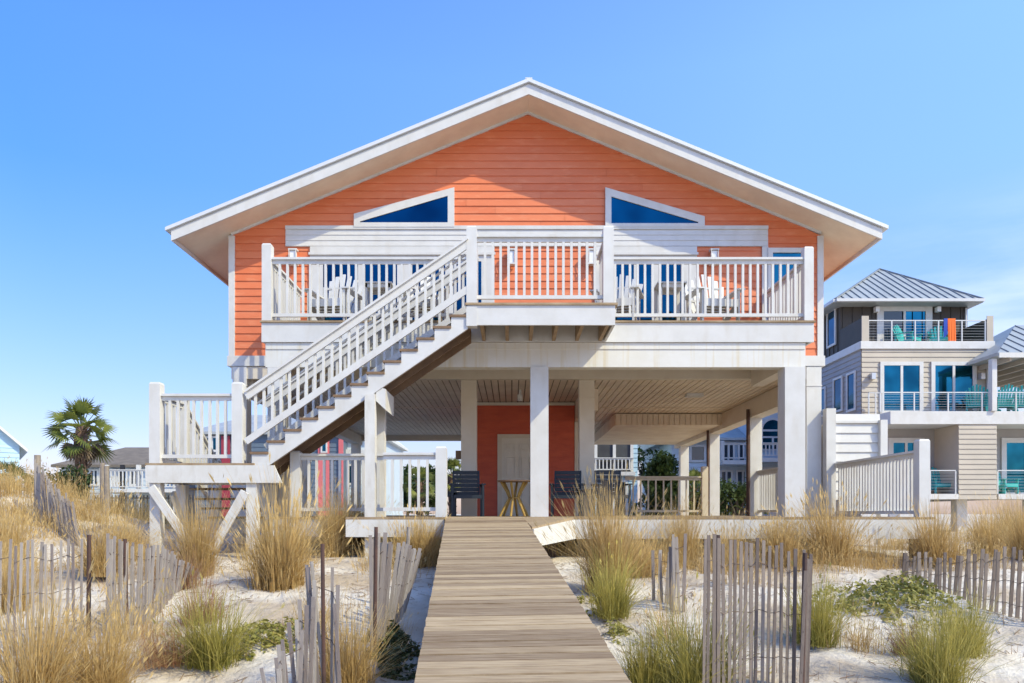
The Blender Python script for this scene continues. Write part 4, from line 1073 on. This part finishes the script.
# terrace parapets, rail, slab edge
mb = MB(); mb.box(nx0, nx0+.12, NA, NB-.04, z2, PZ(318, NA)); mb.build('parapet', M['brownsiding'], nh)
MB().box(nx0, PX(869, NA), NA-.03, NA-.002, z2+.0, PZ(316, NA)).build('parapet_end', M['beige'], nh)
mb = MB(); mb.box(mxr-.12, mxr, NA+.01, NB, z2, PZ(318, NA)); mb.build('parapet', M['brownsiding'], nh)
MB().box(PX(987, NA), mxr+.02, NA-.03, NA-.002, z2+.0, PZ(316, NA)).build('parapet_end', M['beige'], nh)
mb = MB(); mb.box(nx0-.06, mxr+.05, NA-.08, NA-.032, PZ(349, NA), z2+.02); mb.box(nx0-.08, nx0-.035, NA-.03, NA+9, PZ(349, NA), z2+.02); mb.build('terrace_edge', M['white'], nh)
def metal_rail(x0, x1, y, zb, zt_, n, nm='terrace_rail', par=nh):
    mb = MB(); mb.box(x0, x1, y-.025, y+.025, zt_-.04, zt_)
    for i in range(n+1):
        x = x0+(x1-x0)*i/n; mb.box(x-.022, x+.022, y-.022, y+.022, zb, zt_-.041)
    for k in range(1, 8):
        z = zb+(zt_-zb)*k/8; mb.box(x0, x1, y-.003, y+.003, z-.003, z+.003)
    return mb.build(nm, M['rail_white'], par)
metal_rail(PX(869, NA), PX(986, NA), NA+.02, z2, PZ(320, NA), 5)
for a, b in ((880, 923), (931, 976)):
    window(nh, PX(a, NA), PX(b, NA), z1_+.1, PZ(362, NA), NA-.02, 2, .15, 'glass2', 'sliding_door')
for px in (871.5, 980):
    x = PX(px, NA); MB().box(x-.08, x+.08, NA-.25, NA-.03, PZ(380, NA), PZ(374, NA)).build('wall_lamp', M['metal'], nh)
for px in (875.5, 936.5):
    x = PX(px, NB); MB().box(x-.08, x+.08, NB-.25, NB-.03, PZ(313, NB), PZ(308, NB)).build('wall_lamp', M['lampglass'], nh)
for y0, y1, zb, zt_, xx in ((30.4, 31.2, PZ(412, 31), PZ(373, 31), nx0), (31.6, 32.5, PZ(412, 32), PZ(377, 32), nx0), (33.3, 34.2, PZ(415, 33), PZ(385, 33), nx0)):
    side_window(nh, xx-.03, -1, y0, y1, zb, zt_)
side_window(nh, ux0-.03, -1, 32.3, 33.2, PZ(347, 32.8), PZ(310, 32.8))
# balcony of the middle storey
bzt = z1_
mb = MB(); mb.box(PX(887, 28.6), nx1, 28.3, NA-.035, PZ(424, 28.3), bzt); mb.build('balcony_slab', M['white'], nh)
metal_rail(PX(882, 28.3), nx1-.5, 28.4, bzt, PZ(392, 28.4), 9, 'balcony_rail')
metal_rail(nx0+.1, PX(878, NA), NA-.4, z1_, PZ(394, NA), 2, 'juliet_rail')
# right wing with porch roof
wx0 = PX(985, 28.8)
mb = MB(); rz0, rz1 = PZ(354, 28.3), PZ(330, 31.5)
mb.hull8([(wx0, 28.0, rz0-.12), (27, 28.0, rz0-.12), (27, 35, rz0-.12), (wx0, 35, rz0-.12)], [(wx0, 28.0, rz0), (27, 28.0, rz0), (27, 35, rz0), (wx0, 35, rz0)])
mb.face([(wx0, 28, rz0), (27, 28, rz0), (27, 31.5, rz1+.2), (wx0+3.0, 31.5, rz1+.2)]); mb.face([(wx0, 35, rz0), (wx0, 28, rz0), (wx0+3.0, 31.5, rz1+.2)]); mb.face([(27, 35, rz0), (wx0, 35, rz0), (wx0+3, 31.5, rz1+.2), (27, 31.5, rz1+.2)])
pr_ = mb.build('porch_roof', M['greymetal'], nh)
mb = MB(); 
for i in range(12):
    x = wx0+.4+i*.5; t = min(1, (x-wx0)/3.0); a = Vector((x, 28, rz0+.02)); b = Vector((x, 28+3.5*t, rz0+(rz1+.2-rz0)*t+.02)); mb.bar(a, b, .022, .045)
mb.build('roof_seams', M['seam'], pr_)
MB().box(wx0+.02, 27, 27.95, 28.0, rz0-.2, rz0-.02).build('porch_fascia', M['white'], nh)
for x in (PX(993.5, 28.3), 24): MB().box(x-.09, x+.09, 28.2, 28.44, bzt, rz0-.2).build('porch_post', M['white'], nh)
mb = MB(); 
for i in range(8): mb.box(wx0+.5+i*.8, wx0+.58+i*.8, 28.1, 34.8, rz0-.3, rz0-.121)
mb.build('porch_rafters', M['beige'], nh)
# lower storey: recess, siding block, boards, piles
mb = siding(MB(), 28.35, z0_, PZ(424, 28.3)-.005, lambda z: (PX(959, 28.35), PX(997, 28.35)), .19, .03); mb.tint = .5; mb.box(PX(959, 28.35)+.01, PX(997, 28.35)-.01, 28.36, NA+.03, z0_, PZ(424, 28.3)-.01)
mb.build('lower_siding_block', M['beige'], nh)
MB().box(nx0+.03, nx1, NA-.015, NA+.03, z0_, z1_-.01).build('lower_wall', M['greyside'], nh)
window(nh, PX(888, NA), PX(924, NA), z0_+.1, PZ(438, NA), NA-.02, 2, .2, 'glass2', 'sliding_door')
window(nh, PX(1001, NA), PX(1050, NA), z0_+.1, PZ(438, NA), NA-.02, 2, .2, 'glass2', 'sliding_door')
mb = MB(); mb.box(PX(905, 28.4), PX(958, 28.4), 28.33, NA-.02, z0_-.0, z0_+.2); mb.box(PX(998, 28.4), nx1, 28.33, NA-.02, z0_, z0_+.2); mb.build('lower_porch_slab', M['white'], nh)
metal_rail(PX(905, 28.4), PX(956, 28.4), 28.4, z0_+.2, PZ(470, 28.4), 2, 'lower_rail'); metal_rail(PX(998, 28.4), nx1-1, 28.4, z0_+.2, PZ(470, 28.4), 4, 'lower_rail')
for x in (14.6, 17.2, 20, 23): MB().box(x, x+.4, 29, 29.4, -.75, z0_).build('pile', M['white'], nh)
for px, D, z, rz_, lb in ((909, 31.2, z2, .6, 'teal adirondack chair on the top terrace before the open glass door'), (940, 31.3, z2, -.4, 'teal adirondack chair on the top terrace left of the orange towel'),
    (977, 29.2, bzt, 2.6, 'teal adirondack chair at the left of the middle balcony'), (1003, 29.2, bzt, 3.0, 'teal adirondack chair centred under the porch roof'), (1022, 29.2, bzt, 2.8, 'teal adirondack chair on the middle balcony at the picture edge'),
    (940, 29.2, z0_+.2, 0, 'teal adirondack chair in the shaded lower porch'), (1004, 29.2, z0_+.2, .3, 'teal adirondack chair on the lower porch right of the siding block')):
    adirondack(M['teal'], (PX(px, D), D, z), rz_, lb, 'teal adirondack chairs of the beige house', 1.05)
small_table(M['teal'], (PX(989, 29.2), 29.2, bzt), 0, 'teal side table between teal chairs on the middle balcony', None, .5, .6)
# towel hung over the terrace rail
tx = PX(951, NA); mb = MB(); zt_ = PZ(319, NA)+.02
for i in range(6):
    xa = tx-.12+i*.052; xb = xa+.052; ya = NA-.05-.02*(i % 2); yb2 = NA-.05-.02*((i+1) % 2)
    mb.face([(xa, ya, zt_-.95+.05*math.sin(i*2)), (xb, yb2, zt_-.95+.05*math.sin(i*2+2)), (xb, NA-.02, zt_), (xa, NA-.02, zt_)])
    mb.face([(xa, NA+.07, zt_-.5), (xb, NA+.07, zt_-.5), (xb, NA-.02, zt_), (xa, NA-.02, zt_)])
tw = mb.build('towel', M['towel_o']); tag(tw, 'orange beach towel hanging over the top terrace rail', 'towel')
sm = tw.modifiers.new('th', 'SOLIDIFY'); sm.thickness = .015
mb = MB(); tx2 = tx-.27
for i in range(3):
    xa = tx2+i*.048; mb.face([(xa-.03, NA-.05, zt_-.8+.05*i), (xa+.02, NA-.06, zt_-.75+.05*i), (xa+.048, NA-.02, zt_), (xa, NA-.02, zt_)]); mb.face([(xa, NA+.07, zt_-.5), (xa+.048, NA+.07, zt_-.5), (xa+.048, NA-.02, zt_), (xa, NA-.02, zt_)])
tw = mb.build('towel', M['towel_b']); tag(tw, 'dark blue towel beside the orange one on the terrace rail', 'towel'); sm = tw.modifiers.new('th', 'SOLIDIFY'); sm.thickness = .015

def gable_house(name, label, x0, x1, y0, y1, ze, rise_, wall, roofm, wins=(), over=.4, z0=-.7, axis='x', deckz=None):
    """axis x: ridge runs along x (eave faces the viewer); axis y: gable faces the viewer"""
    h = empty('house', ((x0+x1)/2, y0, z0), label, 'house')
    mb = siding(MB(), y0, z0, ze, lambda z: (x0, x1), .25, .03); mb.tint = .5; mb.box(x0, x1, y0+.005, y1, z0, ze)
    if axis == 'y': mb.hull8([(x0, y0, ze), (x1, y0, ze), ((x0+x1)/2, y0, ze+rise_)], [(x0, y1, ze), (x1, y1, ze), ((x0+x1)/2, y1, ze+rise_)])
    mb.build('wall', M[wall], h)
    mb = MB()
    if axis == 'x':
        ym = (y0+y1)/2; A = (x0-over, y0-over, ze); 
        ins = min(2.0, (x1-x0)*.2)
        b = [Vector((x0-over, y0-over, ze)), Vector((x1+over, y0-over, ze)), Vector((x1+over, y1+over, ze)), Vector((x0-over, y1+over, ze))]
        mb.hull8([p-Vector((0, 0, .15)) for p in b], b); R0, R1 = Vector((x0+ins, ym, ze+rise_)), Vector((x1-ins, ym, ze+rise_))
        mb.face([b[0], b[1], R1, R0]); mb.face([b[1], b[2], R1]); mb.face([b[2], b[3], R0, R1]); mb.face([b[3], b[0], R0])
    else:
        xm = (x0+x1)/2; sl = rise_/((x1-x0)/2)
        for s in (-1, 1):
            xe = xm+s*((x1-x0)/2+over); ze_ = ze-over*sl
            mb.prism([(xm, ze+rise_), (xe, ze_), (xe, ze_+.16), (xm, ze+rise_+.16)][::s], y0-over, y1+over)
    mb.build('roof', M[roofm], h)
    for a, b, za_, zb_, n_, g_ in wins: window(h, a, b, za_, zb_, y0-.03, n_, .12, g_)
    return h
# pale blue house at the left edge
D = 40; xr = PX(20, D)
bh = gable_house('house', 'pale blue gabled house cut by the left picture edge', xr-9.5, xr, D, D+12, PZ(446, D), 4.5, 'blueside', 'white', ((xr-7.5, xr-5.8, 1.2, 2.8, 2, 'darkglass'),), .35, axis='y')
th = math.radians(36); oc = bh.location.copy(); cn = Vector((xr, D, -.7)); bh.rotation_euler.z = th
bh.location = cn + Matrix.Rotation(th, 3, 'Z') @ (oc - cn)
# low brown-roofed house
D = 45; X0, X1 = PX(52, D), PX(188, D)
h = gable_house('house', 'low pale house with brown shingle roof behind the tall palm', X0+.6, X1, D, D+9, PZ(465, D), PZ(448, D+5)-PZ(465, D), 'paleblue', 'shingle', [(PX(a, D), PX(a+10, D), PZ(486, D), PZ(469, D), 2, 'darkglass') for a in (62, 90, 113, 130, 148)], .4)
dk = empty('deck_rail', (PX(130, 43), 43, -.7), parent=h)
mb = MB(); mb.box(PX(105, 43), PX(188, 43), 42.6, 44.9, PZ(489, 43)-.2, PZ(489, 43)); mb.build('deck', M['white'], h)
railing(h, (PX(105, 43), 42.7, PZ(489, 43)), (PX(186, 43), 42.7, PZ(489, 43)), 1.1, .22, (1, 1), 1.2, name='deck_railing', bw=.06)
for a in (108, 124, 140, 158, 176): MB().box(PX(a, 43)-.1, PX(a, 43)+.1, 42.8, 43, -.7, PZ(465, 43)).build('porch_post', M['white'] if a != 124 else M['black'], h)
bpy.data.objects.remove(dk)
# dark picket fence in front of it
pkf = empty('picket_fence', (PX(135, 34), 34, -.7), 'dark metal picket fence in front of the brown roofed house', 'fence')
mb = MB(); x = PX(95, 34)
while x < PX(192, 34): mb.box(x-.02, x+.02, 33.98, 34.02, -.7, .9); x += .16
mb.box(PX(95, 34), PX(192, 34), 34.02, 34.05, .75, .8); mb.box(PX(95, 34), PX(192, 34), 34.02, 34.05, -.5, -.45); mb.build('pickets', M['black'], pkf)
# grey-roofed house with dark red and pink walls
D = 42
h = gable_house('house', 'pink and slate house with light grey roof seen below the stairs', PX(196, D), PX(340, D), D, D+9, PZ(432, D), PZ(415, D+4.5)-PZ(432, D), 'navywall', 'greymetal',
   [(PX(206, D), PX(220, D), PZ(452, D), PZ(436, D), 2, 'glass2'), (PX(236, D), PX(250, D), PZ(452, D), PZ(436, D), 2, 'glass2'), (PX(300, D), PX(312, D), PZ(462, D), PZ(440, D), 1, 'darkglass')], .3)
for a, b, m_ in ((222.5, 231, 'red'), (319, 330, 'pink'), (339.5, 344, 'pink')):
    MB().box(PX(a, D), PX(b, D), D-.12, D-.035, -.7, PZ(436, D)).build('coloured_wall_panel', M[m_], h)
window(h, PX(322, D), PX(328.5, D), PZ(453, D), PZ(442, D), D-.13, 1, .08, 'glass2')
D = 44
h = gable_house('house', 'pale blue low house with white trim seen left of the stair support post', PX(345, D), PX(384, D), D, D+8, PZ(437, D), .7, 'paleblue', 'white',
   [(PX(347, D), PX(362, D), PZ(485, D), PZ(464, D), 2, 'glass2'), (PX(367, D), PX(381, D), PZ(485, D), PZ(464, D), 2, 'glass2')], .3)
MB().box(PX(345, D), PX(384, D), D-.4, D-.035, PZ(455, D), PZ(450, D)).build('trim_board', M['white'], h)
# grey screened-porch house seen under the right of the patio
D = 40
h = gable_house('house', 'blue house with a dark screened white railed porch seen under the patio ceiling', PX(560, D), PX(638, D), D, D+9, 7.0, 1.2, 'blueside', 'greymetal', (), .3)
zp = PZ(472, D)
MB().box(PX(562, D), PX(632, D), D-.06, D-.035, zp, PZ(430, D)).build('screen', M['screen'], h)
mb = MB()
for a in (562, 579, 596, 614.5, 632): mb.box(PX(a, D)-.08, PX(a, D)+.08, D-.16, D-.07, zp, PZ(430, D))
mb.box(PX(562, D), PX(634, D), D-.16, D-.07, PZ(430, D), PZ(427, D)); mb.box(PX(560, D), PX(635, D), D-.3, D-.065, zp-.2, zp)
mb.build('porch_frame', M['white'], h)
railing(h, (PX(562, D), D-.25, zp), (PX(633, D), D-.25, zp), .75, .2, (0, 0), name='porch_railing', bw=.06)
window(h, PX(600, D), PX(628, D), -.2, PZ(480, D), D-.03, 2, .12, 'darkglass')
# white house with arched window
D = 40
h = empty('house', (PX(740, D), D, -.7), 'white balconied house with a tall arched window seen under the patio ceiling', 'house')
mb = siding(MB(), D, -.7, PZ(441, D), lambda z: (PX(672, D), PX(760, D)), .25, .03); mb.tint = .5; mb.box(PX(672, D), PX(760, D), D+.005, D+9, -.7, PZ(441, D)); mb.build('wing_wall', M['paleblue'], h)
mb = siding(MB(), D-2, -.7, 6.3, lambda z: (PX(757, D-2), PX(800, D-2)), .25, .03); mb.tint = .5; mb.box(PX(757, D-2), PX(800, D-2), D-1.995, D+9, -.7, 6.3)
mb.build('tower_wall', M['paleblue'], h)
mb = MB(); hiproof(mb, PX(664, D), PX(757, D), D-.6, D+9.5, PZ(441, D)+.12, 2.0, 2.5); mb.build('roof', M['greymetal'], h)
mb = MB(); hiproof(mb, PX(753, D-2), PX(806, D-2), D-2.5, D+9.5, 6.45, 2.0, .0); mb.build('tower_roof', M['greymetal'], h)
for a, b, t0, t1, n_ in ((690, 706, 462, 445, 1), (722, 735, 462, 443, 2), (738, 752, 462, 443, 2), (692, 706, 493, 470, 1), (720, 733, 493, 470, 2), (736, 750, 493, 470, 2)):
    window(h, PX(a, D), PX(b, D), PZ(t1 + (t0-t1), D), PZ(t1, D), D-.03, n_, .1, 'darkglass')
mb = MB(); mb.box(PX(716, D), PX(757, D), D-1.4, D-.035, PZ(466, D), PZ(462, D)); mb.build('balcony', M['white'], h)
railing(h, (PX(716, D), D-1.3, PZ(462, D)), (PX(757, D), D-1.3, PZ(462, D)), .9, .25, (1, 1), 1.0, name='balcony_railing', bw=.06)
# arched window
y = D-2.035; xa, xb = PX(762.5, D-2), PX(783, D-2); xm = (xa+xb)/2; r_ = (xb-xa)/2; zc = PZ(430, D-2); zb_ = PZ(449, D-2)
def arch(r_, zb_, inner=0): return [(xm-r_, zb_), (xm+r_, zb_)]+[(xm+r_*math.cos(t*math.pi/12), zc+r_*math.sin(t*math.pi/12)) for t in range(13)]
fr = MB().prism(arch(r_+.1, zb_-.1), y-.03, y).build('arched_window', M['white'], h)
MB().prism(arch(r_-.02, zb_), y-.045, y-.032).build('pane', M['glass2'], fr)
mb = MB(); mb.box(xa, xb, y-.06, y-.047, zc-.08, zc+.02); mb.box(xa, xb, y-.06, y-.047, PZ(437, D-2)-.06, PZ(437, D-2)+.03); mb.box(xm-.05, xm+.05, y-.058, y-.047, zb_, PZ(437, D-2)-.06); mb.build('muntins', M['white'], fr)
mb = MB(); mb.box(PX(759, D-3), PX(790, D-3), D-3.2, D-2.035, PZ(462, D-3), PZ(458, D-3)); mb.build('balcony', M['white'], h)
railing(h, (PX(760, D-3), D-3.1, PZ(458, D-3)), (PX(790, D-3), D-3.1, PZ(458, D-3)), .75, .2, (1, 1), .8, name='balcony_railing', bw=.06)
window(h, PX(763, D-2), PX(784, D-2), PZ(492, D-2), PZ(467, D-2), D-2.03, 2, .12, 'darkglass')
